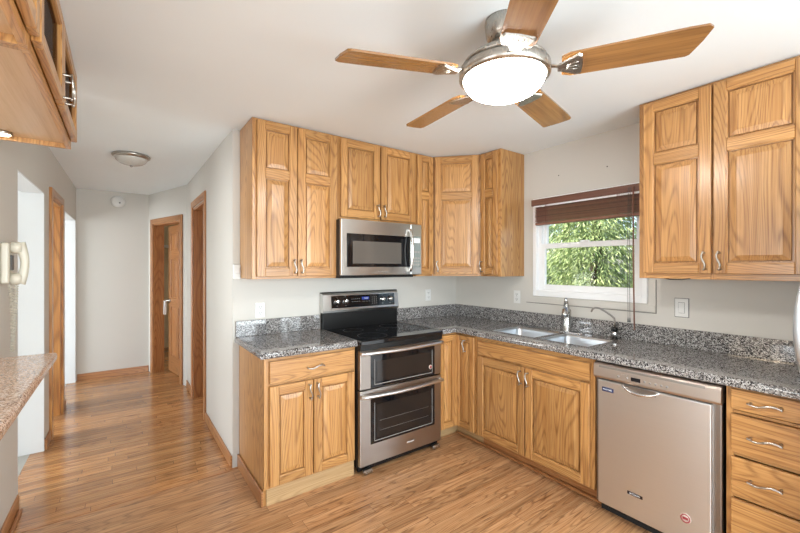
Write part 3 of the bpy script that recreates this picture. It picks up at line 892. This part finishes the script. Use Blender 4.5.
def mark(x0, x1, z0, z1): MB().box(x0, x1, bg_y(z0) - .0042, bg_y(z0) - .002, z0, z1).build('printed_mark', PRINTG, bgd)
for z in (1.172, 1.150):
    for k in range(5): mark(.262 + k * .018, .272 + k * .018, z, z + .0025)
for k in range(5): mark(.37 + k * .016, .378 + k * .016, 1.147, 1.150)
for row in range(4):
    for k in range(3): mark(.465 + k * .022, .472 + k * .022, 1.125 + row * .018, 1.129 + row * .018)
for kx in (.125, .205, .575, .655): mark(kx - .005, kx + .005, 1.121, 1.124); mark(kx - .004, kx + .004, 1.195, 1.1975)

def bow_handle(w, z, y0, out=.055, r_=.019):
    mb = MB(); N = 18; pts = []
    for i in range(N + 1):
        s = i / N; pts.append((.012 + (w - .024) * s, y0 - .022 - out * math.sin(PI * s) * .55, z))
    mb.tube(pts, r_, 12, flat=.75)
    for x in (.016, w - .016): mb.box(x - .014, x + .014, y0 - .028, y0, z - .013, z + .013, bev=.005)
    return mb
def oven_door(z0, z1, hz, wz0, wz1):
    mb = MB(); mb.box(.004, RW - .004, 0, .035, z0, z1, bev=.004, seg=2)
    d = mb.build('oven_door', STEELO, r)
    mb = MB(); mb.box(.088, RW - .072, -.003, .004, wz0, wz1, bev=.002); g = mb.build('black_glass', BLACKG, d)
    mb = MB(); mb.box(.135, RW - .115, -.0045, -.002, wz0 + .035, wz1 - .055, bev=.001); mb.build('window', WINDK, g)
    mb = MB()
    for a, b, cc, dd in ((.118, RW - .098, wz0 + .018, wz0 + .022), (RW - .102, RW - .098, wz0 + .018, wz1 - .04), (.118, .121, wz0 + .018, wz1 - .04)): mb.box(a, b, -.0048, -.002, cc, dd)
    mb.build('window_outline', PRINTG, g)
    bow_handle(RW, hz, 0).build('door_handle', HANDLE, d)
    return d
du = oven_door(.597, .866, .850, .600, .838); dl = oven_door(.066, .588, .552, .205, .534)
m = MB()
for z in (.29, .36):
    for k in range(2): m.tube([(.16, -.0047, z), (RW - .14, -.0047, z)], .0012, 6)
m.build('oven_rack', PRINTG, dl)
m = MB(); m.lathe([(0, -.0062), (.017, -.0062), (.017, -.002)], (RW - .118, 0, .665), 20, 'y'); m.build('round_sticker', STICK, du)
m = MB(); m.lathe([(0, -.0068), (.010, -.0068), (.010, -.006)], (RW - .118, 0, .665), 16, 'y'); m.build('sticker_mark', STICKR, du)
text_mesh('logo', 'Whirlpool', .016, PRINT, dl, (.44, -.0006, .135), (PI / 2, 0, 0))
m = MB(); m.box(.01, RW - .01, .04, .06, .02, .066); m.build('kick_panel', BLACKP, r)
for fx in (.03, RW - .09):
    m = MB(); m.box(fx, fx + .075, -.012, .03, .012, .040, bev=.008); m.lathe([(.014, .0), (.014, .012), (.008, .016)], (fx + .03, .02, .0005), 12); m.build('foot', NICKEL, r)

# ------------------------------------------------------------------ microwave
MX0, MX1, MZ0, MZ1, MF = 1.300, 2.058, 1.362, 1.802, YW - .425
w_ = MX1 - MX0
mw = thing('microwave', 'stainless over-the-range microwave hanging above the range', 'microwave', (MX0, MF, MZ0))
mh = MZ1 - MZ0
m = MB(); m.box(.0, w_, .028, YW - .002 - MF, .022, mh, bev=.003); m.build('body', BLACKP, mw)
m = MB(); m.box(.01, w_ - .06, .04, .34, 0, .022); m.build('vent_base', BLACKP, mw)
dr = MB().box(.0, w_ - .118, 0, .028, .022, mh, bev=.006, seg=2).build('door', STEELH, mw)
g = MB().box(.045, w_ - .125, -.003, .004, .085, mh - .105, bev=.002).build('black_glass', BLACKG, dr)
MB().box(.095, w_ - .215, -.0042, -.002, .11, mh - .16, bev=.001).build('window', MWIN, g)
m = MB(); N = 14
m.tube([(w_ - .132, -.018 - .03 * math.sin(PI * i / N), .05 + (mh - .10) * i / N) for i in range(N + 1)], .0115, 10)
for z in (.056, mh - .056): m.box(w_ - .144, w_ - .120, -.024, 0, z - .012, z + .012, bev=.004)
m.build('door_handle', STEEL, dr)
text_mesh('logo', 'Whirlpool', .019, PRINTG, dr, (.37, -.0006, .048), (PI / 2, 0, 0))
cp = MB().box(w_ - .116, w_, 0, .028, .022, mh, bev=.006, seg=2).build('control_panel', STEELH, mw)
MB().box(w_ - .108, w_ - .012, -.002, .004, .085, mh - .10, bev=.001).build('keypad', PANELS, cp)
MB().box(w_ - .10, w_ - .02, -.0032, -.001, mh - .155, mh - .115).build('display', PRINT, cp)
m = MB()
for i in range(5):
    for j in range(3):
        if i != 3: MB().box(w_ - .098 + j * .027, w_ - .078 + j * .027, -.0032, -.001, .098 + i * .026, .112 + i * .026).build('button', PRINTG, cp)

# ------------------------------------------------------------------ dishwasher
DY0, DY1 = 1.150, .556; dwd = DY0 - DY1
d = thing('dishwasher', 'stainless dishwasher between the sink base and the drawers', 'dishwasher', (FX, DY0, 0), R90)
MB().box(.004, dwd - .004, .03, .55, .10, BT - .012).build('body', BLACKP, d)
MB().box(.002, dwd - .002, -.012, .03, .062, .80, bev=.006, seg=2).build('door', STEELD, d)
pn = MB().box(.024, dwd - .036, -.036, -.0125, .072, .792, bev=.005, seg=2).build('front_panel', STEELV, d)
m = MB(); m.extrude([(-.012, .800), (-.034, .800), (-.040, .812), (-.036, .872), (-.022, .888), (.03, .888), (.03, .800)], 'x', 0.0, dwd - .0)
cpn = m.build('control_panel', steel('warm_steel', (0.52, 0.45, 0.40), 0.35, axis=0), d)
m = MB(); m.extrude([(-.0385, .862), (-.0365, .874), (-.030, .874), (-.032, .862)], 'x', .03, dwd - .06); m.build('groove', STEELD, cpn)
m = MB(); N = 14
prof = [(.155 + .185 * i / N, -.0365 - .012 * math.sin(PI * i / N), .789 - .030 * math.sin(PI * i / N) ** .6) for i in range(N + 1)]
m.tube(prof, [.004 + .006 * math.sin(PI * i / N) for i in range(N + 1)], 10)
m.build('pocket_handle', CHROME, d)
m = MB(); m.extrude([(-.0375, .790), (-.0375, .764), (-.035, .764), (-.035, .790)], 'x', .17, .325); m.build('handle_recess', STEELD, d)
MB().box(.205, .252, -.0412, -.036, .822, .842).build('display', DISPK, cpn)
m = MB()
for kx in [.272 + k * .026 for k in range(5)] + [.14, .185]: MB().lathe([(0, -.0408), (.006, -.0408), (.006, -.036)], (kx, 0, .832), 12, 'y').build('button', PRINTG, cpn)
for k in range(4): MB().box(.148 + k * .013, .153 + k * .013, -.0408, -.036, .846, .849).build('indicator', PRINTG, cpn)
b = MB().box(.048, .112, -.0385, -.0355, .728, .752, bev=.001).build('badge', BADGE, pn)
text_mesh('badge_text', 'MAYTAG', .0125, PRINT, b, (.080, -.0389, .740), (PI / 2, 0, 0))
b = MB().box(.185, .262, -.0385, -.0355, .195, .212, bev=.001).build('name_plate', BADGEK, pn)
text_mesh('name_plate_text', 'JETCLEAN', .0115, PRINT, b, (.2235, -.0389, .2035), (PI / 2, 0, 0))
m = MB(); m.lathe([(0, -.0382), (.024, -.0382), (.024, -.0355)], (.455, 0, .200), 24, 'y'); b = m.build('round_sticker', STICK, pn)
m = MB(); m.lathe([(.016, -.0388), (.021, -.0388), (.021, -.038), (.016, -.038), (.016, -.0388)], (.455, 0, .200), 24, 'y'); m.box(.443, .467, -.0388, -.038, .194, .206); m.build('sticker_mark', STICKR, b)
MB().box(.01, dwd - .01, .035, .06, .0005, .0995).build('kick_plate', RUBBER, d)

# ------------------------------------------------------------------ fridge, mostly past the right edge
fr = thing('refrigerator', 'stainless refrigerator with bowed handle at the right edge of the picture', 'refrigerator', (2.20, .270, 0), R90)
MB().box(0, .90, .06, .66, .02, 1.75, bev=.01).build('body', STEELD, fr)
fd = MB().box(.002, .45, 0, .058, .62, 1.745, bev=.012, seg=2).build('door', STEEL, fr)
m = MB(); N = 16
m.tube([(.004 + .03 * (1 - math.sin(PI * i / N)), -.02 - .188 * math.sin(PI * i / N) ** .7, .93 + .58 * i / N) for i in range(N + 1)], .016, 12)
m.build('door_handle', plain('grey_satin_handle', (0.50, 0.54, 0.58), 0.5, 0.8), fd)
fd = MB().box(.455, .898, 0, .058, .62, 1.745, bev=.012, seg=2).build('door', STEEL, fr)
MB().box(.002, .898, 0, .058, .06, .61, bev=.012, seg=2).build('freezer_drawer', STEEL, fr)

# ------------------------------------------------------------------ window, blind
win = thing('window_1', '', 'window', (XW, WY1, WZ0), R90); del win['label']; del win['category']; win['kind'] = 'structure'
ww, wh = WY1 - WY0, WZ1 - WZ0
m = MB(); f_ = .036
m.box(.001, f_, -.012, .10, .001, wh - .001, bev=.003); m.box(ww - f_, ww - .001, -.012, .10, .001, wh - .001, bev=.003); m.box(f_, ww - f_, -.012, .10, .001, .05, bev=.003); m.box(f_, ww - f_, -.012, .10, wh - f_, wh - .001, bev=.003)
m.box(f_, f_ + .03, .02, .09, .05, wh - f_); m.box(ww - f_ - .03, ww - f_, .02, .09, .05, wh - f_); m.box(f_, ww - f_, .025, .09, .05, .062)
m.build('window_frame', VINYL, win)
def sash(z0, z1, y0, rail_b, rail_t):
    mb = MB(); s = .036; a, b = f_ + .024, ww - f_ - .024
    mb.box(a, a + s, y0, y0 + .028, z0, z1, bev=.003); mb.box(b - s, b, y0, y0 + .028, z0, z1, bev=.003); mb.box(a + s, b - s, y0, y0 + .028, z0, z0 + rail_b, bev=.003); mb.box(a + s, b - s, y0, y0 + .028, z1 - rail_t, z1, bev=.003)
    o = mb.build('window_sash', VINYL, win); MB().box(a + s - .005, b - s + .005, y0 + .012, y0 + .015, z0 + rail_b - .005, z1 - rail_t + .005).build('window_pane', GLASS, o)
    return o
sash(.058, .445, .022, .042, .042); sash(.405, wh - f_, .055, .042, .042)
m = MB(); m.box(ww / 2 - .035, ww / 2 + .035, .006, .024, .440, .458, bev=.004); m.build('sash_lock', VINYL, win)
# caulk line of the old sill under the window and up its right side
m = MB(); m.box(XW - .0035, XW - .0004, 1.045, 2.055, 1.135, 1.140); m.box(XW - .0035, XW - .0004, 1.045, 1.050, 1.14, 1.36)
struct(m.build('trim_4', CAULK))
struct(MB().box(XW - .006, XW - .0004, 1.052, 2.03, 1.142, WZ0 - .012, bev=.002).build('trim_5', WALL))

bl = thing('window_blind', 'raised dark brown wooden blind at the top of the window', 'blind', (XW, 1.955, 0), R90)
bw = .905
m = MB(); m.box(-.002, bw, -.075, -.062, 1.958, 2.010, bev=.003, grain='x'); m.box(-.002, .01, -.062, -.014, 1.958, 2.010, bev=.002, grain='y'); m.build('valance', BLINDW, bl)
m = MB(); m.box(.012, bw, -.060, -.018, 1.9465, 2.004); m.build('headrail', VINYL, bl)
m = MB(); nS = 16
for i in range(nS):
    z = 1.822 + i * .0078; s = random.uniform(-.003, .003)
    m.box(.03 + s, bw, -.064, -.016, z, z + .0042, bev=.001, grain='x', tint=random.random())
m.build('slats', BLINDW, bl)
m = MB(); m.box(.03, bw, -.066, -.014, 1.795, 1.816, bev=.004, grain='x'); m.build('bottom_rail', BLINDW, bl)
for x in (.13, .69):
    m = MB()
    m.tube([(x, -.067, 1.80), (x, -.068, 1.9), (x, -.066, 1.985)], .0016, 6); m.tube([(x + .012, -.067, 1.80), (x + .012, -.068, 1.9), (x + .012, -.066, 1.985)], .0012, 6)
    m.box(x, x + .012, -.0675, -.066, 1.80, 1.8015); m.build('ladder_cord', BLINDW, bl)
m = MB(); m.tube([(.800, -.082, 1.99), (.802, -.085, 1.5), (.806, -.08, 1.02)], .005, 8); m.build('tilt_wand', BLINDW, bl)
m = MB()
for x in (.768, .780): m.tube([(x, -.08, 1.99), (x - .004, -.082, 1.5), (x - .006, -.07, 1.10)], .0014, 6)
for x in (.762, .774): m.lathe([(.0025, .03), (.006, .0), (.004, -.002)], (x, -.07, 1.07), 10)
m.build('pull_cord', SLOT, bl)

# ------------------------------------------------------------------ outlets and switches
def outlet(loc, rz, label, group='wall outlets'):
    o = thing('wall_outlet', label, 'outlet', loc, rz, group)
    MB().box(-.035, .035, -.006, -.0005, -.057, .057, bev=.003, seg=2).build('cover_plate', PLATE, o)
    for z in (-.022, .022):
        s = MB().box(-.016, .016, -.0078, -.005, z - .014, z + .014, bev=.002).build('socket', PLATE, o)
        m = MB(); m.box(-.009, -.0055, -.0082, -.007, z - .003, z + .008); m.box(.0055, .009, -.0082, -.007, z - .003, z + .008); m.box(-.003, .003, -.0082, -.007, z - .011, z - .006); m.build('slots', SLOT, s)
    m = MB(); m.lathe([(0, -.0072), (.003, -.0072), (.003, -.005)], (0, 0, 0), 8, 'y'); m.build('screw', NICKEL, o)
    return o
o1 = outlet((.842, YW, 1.124), 0, 'white wall outlet above the small granite counter, left of the range')
dup(o1, (2.49, YW, 1.165), 0, 'white wall outlet on the range wall right of the range')
dup(o1, (XW, 2.152, 1.178), R90, 'white wall outlet under the narrow wall cabinet, left of the window')
s = thing('wall_switch', 'white single-rocker wall switch under the cabinet right of the window', 'switch', (XW, .903, 1.188), R90)
MB().box(-.039, .039, -.0035, -.0005, -.061, .061, bev=.001).build('gasket', SLOT, s)
MB().box(-.036, .036, -.0075, -.0036, -.058, .058, bev=.003, seg=2).build('cover_plate', PLATE, s)
for x in (0.0,):
    MB().box(x - .017, x + .017, -.0085, -.007, -.034, .034).build('rocker_surround', SLOT, s)
    m = MB(); m.extrude([(-.0125, -.032), (-.0095, .0), (-.0105, .032), (-.008, .032), (-.008, -.032)], 'x', x - .0155, x + .0155); m.build('rocker', PLATE, s)
b = thing('wall_intercom_box', 'small white plastic box on the wall end beside the left wall cabinet', 'wall box', (.678, YW, 1.41))
MB().box(-.028, .0205, -.03, -.0005, -.05, .055, bev=.005, seg=2).build('case', PLATE, b)
MB().box(-.014, .012, -.036, -.0295, -.01, .035, bev=.003).build('button_cover', PLATE, b)
for yy, zz, lb in ((1.747, 2.19, 'tiny dark nail in the wall above the left half of the window blind'), (1.363, 2.182, 'tiny dark nail in the wall above the blind, the one nearer the right wall cabinet')):
    m = MB(); m.lathe([(0, -.006), (.0045, -.006), (.0045, -.004), (.002, -.003), (.002, 0), (0, 0)], (0, 0, 0), 10, 'y'); h = m.build('wall_nail', BLACKP); h.location = (XW, yy, zz); h.rotation_euler = (0, 0, R90)
    tag(h, lb, 'nail')

# ------------------------------------------------------------------ ceiling fan
FCX, FCY = 1.245, .995
fan = thing('ceiling_fan', 'brushed nickel ceiling fan with five oak blades and a lit bowl', 'ceiling fan', (FCX, FCY, 2.0))
def fz(z): return z - 2.0
m = MB(); m.lathe([(0, fz(ZC - .001)), (.072, fz(ZC - .001)), (.075, fz(2.425)), (.07, fz(2.375)), (.055, fz(2.355)), (0, fz(2.352))], n=36); m.build('canopy', NICKEL, fan)
m = MB(); m.lathe([(.0, fz(2.358)), (.05, fz(2.355)), (.07, fz(2.33)), (.11, fz(2.305)), (.15, fz(2.278)), (.165, fz(2.262)), (.165, fz(2.254)), (.13, fz(2.252)), (0, fz(2.252))], n=48); m.build('motor_housing', NICKEL, fan)
m = MB(); m.lathe([(0, fz(2.249)), (.12, fz(2.249)), (.165, fz(2.247)), (.178, fz(2.240)), (.178, fz(2.208)), (.168, fz(2.200)), (.158, fz(2.200)), (.158, fz(2.215)), (0, fz(2.215))], n=48); lk = m.build('light_ring', NICKEL, fan)
m = MB(); m.lathe([(0, fz(2.253)), (.13, fz(2.253)), (.13, fz(2.248)), (0, fz(2.248))], n=40); m.build('hub', BLACKP, fan)
prof = [(.156, fz(2.208)), (.157, fz(2.198))]
for k in range(1, 10):
    a = k / 9 * PI / 2; prof.append((.157 * math.cos(a), fz(2.198 - .072 * math.sin(a))))
prof[-1] = (0, prof[-1][1])
m = MB(); m.lathe(prof, n=48); m.build('glass_bowl', DOME, fan)
BZ = 2.216
for k in range(5):
    a = math.radians(13.5 + 72 * k)
    rot = Matrix.Rotation(a, 4, 'Z'); pitch = Matrix.Rotation(math.radians(-11), 4, 'X')
    # blade outline in (r, s)
    out = [(.215, -.048), (.245, -.062), (.60, -.070), (.655, -.068), (.668, -.055), (.655, .0), (.632, .062), (.62, .069), (.245, .062), (.215, .048)]
    vs = [pitch @ Vector((p[0], p[1], .004)) for p in out] + [pitch @ Vector((p[0], p[1], -.004)) for p in out]
    n = len(out); fs = [tuple(range(n)), tuple(reversed(range(n, 2 * n)))] + [(i, n + i, n + (i + 1) % n, (i + 1) % n) for i in range(n)]
    m = MB(); m.raw([tuple(v) for v in vs], fs, grain='x')
    o = m.build('blade', BLADE, fan); o.matrix_local = Matrix.Translation((0, 0, fz(BZ))) @ rot
    m = MB()
    pl = [(.20, -.018), (.215, -.024), (.272, -.058), (.284, -.050), (.288, 0), (.284, .050), (.272, .058), (.215, .024), (.20, .018)]
    vs = [pitch @ Vector((p[0], p[1], -.0045)) for p in pl] + [pitch @ Vector((p[0] * .985 + .003, p[1] * .9, -.011)) for p in pl]
    n = len(pl); fs = [tuple(range(n)), tuple(reversed(range(n, 2 * n)))] + [(i, n + i, n + (i + 1) % n, (i + 1) % n) for i in range(n)]
    m.raw([tuple(v) for v in vs], fs)
    m.tube([(.165, 0, .008), (.19, 0, .004), (.225, 0, -.006)], [.012, .011, .012], 8, flat=.5)
    for q in (-.016, 0, .016):
        p0, p1 = pitch @ Vector((.232, q * .6, -.0105)), pitch @ Vector((.272, q * 1.3, -.0105)); m.tube([p0, p1], .0016, 6)
    h = m.build('blade_bracket', NICKEL, o)

# hall flush light
hl = thing('ceiling_light', 'unlit flush-mount ceiling light with alabaster bowl in the hallway', 'ceiling light', (.077, 4.15, ZC))
hl.scale = (.83, .83, .83)
m = MB(); m.lathe([(0, -.001), (.165, -.001), (.175, -.012), (.17, -.026), (.15, -.04), (.135, -.042), (.135, -.03), (0, -.03)], n=40); m.build('base_ring', NICKEL, hl)
prof = []
for k in range(0, 9):
    a = k / 8 * PI / 2; prof.append((.148 * math.cos(a), -.032 - .082 * math.sin(a)))
prof[-1] = (0, prof[-1][1])
m = MB(); m.lathe(prof, n=40); m.build('bowl', ALAB, hl)
m = MB(); m.lathe([(0, -.113), (.012, -.114), (.014, -.122), (.006, -.130), (0, -.132)], n=16); m.build('finial', NICKEL, hl)
# smoke detector
sd = thing('smoke_detector', 'round white smoke detector high on the end wall of the hallway', 'smoke detector', (-.028, 6.3215, 2.312))
m = MB(); m.lathe([(0, -.001), (.078, -.001), (.078, -.014), (.07, -.032), (.05, -.04), (0, -.042)], (0, 0, 0), 32, 'y'); m.build('housing', PLATE, sd)
m = MB(); m.lathe([(0, -.046), (.010, -.046), (.010, -.04)], (.018, 0, -.018), 14, 'y'); m.build('test_button', SLOT, sd)

# ------------------------------------------------------------------ peninsula, hanging glass cabinet, phone
PZ0, PZ1 = .947, .99
pc = thing('bar_countertop', 'pinkish speckled granite bar top, coloured as brightly lit, on the half wall at the left', 'countertop', (-.5, 2.0, PZ0))
m = MB(); m.box(-.40, .225, -1.1, .752, 0, PZ1 - PZ0, bev=.012, seg=3); m.build('slab', GRANP, pc)

HB, HT = 2.05, ZC - .002
def hang(y0, w, label, seams, handles):
    c = thing('hanging_cabinet', label, 'cabinet', (-.205, y0, 0), PI / 2, 'hanging cabinets over the bar')
    dp = .36
    m = MB(); t = .018
    m.box(0, t, .019, dp, HB, HT); m.box(w - t, w, .019, dp, HB, HT); m.box(t, w - t, .019, dp, HT - .016, HT, grain='x'); m.box(t, w - t, dp - .02, dp, HB, HT); m.build('body', OAK, c)
    m = MB(); m.box(t, w - t, .019, dp - .02, HB + .022, HB + .034, grain='x'); m.build('bottom_panel', MAPLE, c)
    face_frame(c, w, HB, HT, [(0, .03), (w - .03, w)], [(HB, HB + .034), (HT - .02, HT)])
    for i, (a, b) in enumerate(seams): door(c, a, b, HB + .036, HT - .012, [], st=.05, pane=DGLASS, handle=handles[i])
    return c
hc = hang(1.462, 1.118, 'oak hanging cabinet with glass doors, far one over the bar', [(.012, .535), (.542, 1.106)], [(.505, HB + .10), (.575, HB + .10)])
hang(.60, .860, 'oak hanging cabinet with glass doors, near one at the top left corner', [(.012, .425), (.432, .848)], [None, None])
m = MB(); m.lathe([(0, .0), (.034, .0), (.036, .006), (.034, .012), (0, .012)], (1.045, .235, HB + .0095), 24); pk = m.build('puck_light', NICKEL, hc)
m = MB(); m.lathe([(0, -.002), (.026, -.002), (.028, .001)], (1.045, .235, HB + .0095), 24); m.build('lens', PUCKL, pk)

ph = thing('wall_phone', 'cream corded wall telephone with coiled cord beside the hall opening', 'telephone', (lx(2.85) + .0005, 2.842, 1.465), PI / 2)
MB().box(-.05, .05, -.035, 0, -.105, .11, bev=.012, seg=3).build('base', BEIGE, ph)
m = MB()
N = 12; pts = [(0, -.065 - .022 * math.sin(PI * i / N), -.105 + .215 * i / N) for i in range(N + 1)]
m.tube(pts, [.026 - .008 * math.sin(PI * i / N) for i in range(N + 1)], 12, flat=.75)
m.lathe([(0, -.035), (.03, -.035), (.032, -.06), (.026, -.078), (0, -.08)], (0, 0, .085), 20, 'y'); m.lathe([(0, -.035), (.03, -.035), (.032, -.06), (.026, -.078), (0, -.08)], (0, 0, -.08), 20, 'y')
m.build('handset', BEIGE, ph)
MB().box(-.022, .022, -.042, -.033, -.035, .045, bev=.003).build('keypad', SLOT, ph)
m = MB(); pts = []
def cordpath(s):
    # from handset bottom down to a loop and back up to the base
    if s < .5:
        q = s / .5; return Vector((.0 + .022 * q, -.055 + .02 * q, -.11 - .36 * q))
    q = (s - .5) / .5; return Vector((.022 + .03 * math.sin(q * PI) + .01 * q, -.035 + .01 * q, -.47 + .36 * q))
T = 52; per = 10
for i in range(T * per + 1):
    s = i / (T * per); c0 = cordpath(s); a = i / per * 2 * PI
    pts.append(c0 + Vector((.008 * math.cos(a), .008 * math.sin(a), 0)))
m.tube(pts, .0022, 5); m.build('coiled_cord', BEIGE, ph)

# ------------------------------------------------------------------ outside
struct(MB().box(3.1, 30, -14, 22, -.6, -.5).build('ground_outside', GRASS))


def tree(x, y, h, rad, mat, label, n=1500, seed=1, zlow=.2, leaf=.13):
    rnd = random.Random(seed)
    t = thing('conifer_tree', label, 'tree', (x, y, -.5), 0, 'trees outside the window')
    m = MB(); m.tube([(0, 0, 0), (.03, .02, h * .4), (0, 0, h * .98)], [.13, .09, .01], 10); m.build('trunk', BARK, t)
    m = MB(); vs = []; fs = []
    fm = MB()
    br = MB()
    for i in range(n):
        z = zlow + (h - zlow) * (1 - rnd.random() ** .75); R = rad * (1 - (z / h)) ** .75 + .12
        a = rnd.uniform(0, 2 * PI); rr = R * rnd.uniform(.35, 1.0)
        tip = Vector((rr * math.cos(a), rr * math.sin(a), z - .28 * rr))
        d = Vector((math.cos(a), math.sin(a), -.55)); side = Vector((-math.sin(a), math.cos(a), 0))
        shade = min(1, max(0, rnd.gauss(.5, .25)))
        for k in range(9):
            s = rnd.uniform(-.22, .22); u = rnd.uniform(-.3, .12)
            p = tip + d * u + side * s * .8
            ld = (d * rnd.uniform(.3, 1) + side * rnd.uniform(-.8, .8) + Vector((0, 0, rnd.uniform(-.9, .1)))).normalized()
            lw = ld.cross(Vector((rnd.uniform(-1, 1), rnd.uniform(-1, 1), rnd.uniform(-.3, 1)))).normalized() * leaf * .085
            L_ = leaf * rnd.uniform(.6, 1.3)
            q = [p - lw * .4, p + ld * L_ * .5 - lw, p + ld * L_, p + ld * L_ * .5 + lw]
            fm.raw([tuple(v) for v in q], [(0, 1, 2, 3)], tint=min(1, max(0, shade + rnd.uniform(-.25, .25))))
    fm.build('foliage', mat, t)
    return t


tree(6.3, 3.15, 5.2, 1.15, LEAFA, 'feathery green conifer filling the middle of the window view', 4200, 3, .3, .10)
tree(5.9, 0.75, 4.2, 0.95, LEAFC, 'deep green conifer beyond the right side of the window', 2000, 5, .3, .10)
tree(6.9, 5.75, 5.6, 1.15, LEAFB, 'yellow-green conifer beyond the left side of the window', 2800, 9, .3, .11)
tree(9.4, 2.6, 6.8, 1.3, LEAFB, 'yellow-green conifer standing farther back, right of the middle conifer', 2600, 12, .3, .12)
tree(9.6, 5.6, 7.2, 1.4, LEAFC, 'tall dark conifer standing farther back, left of the middle conifer', 2400, 15, .3, .12)
bpy.context.view_layer.update()
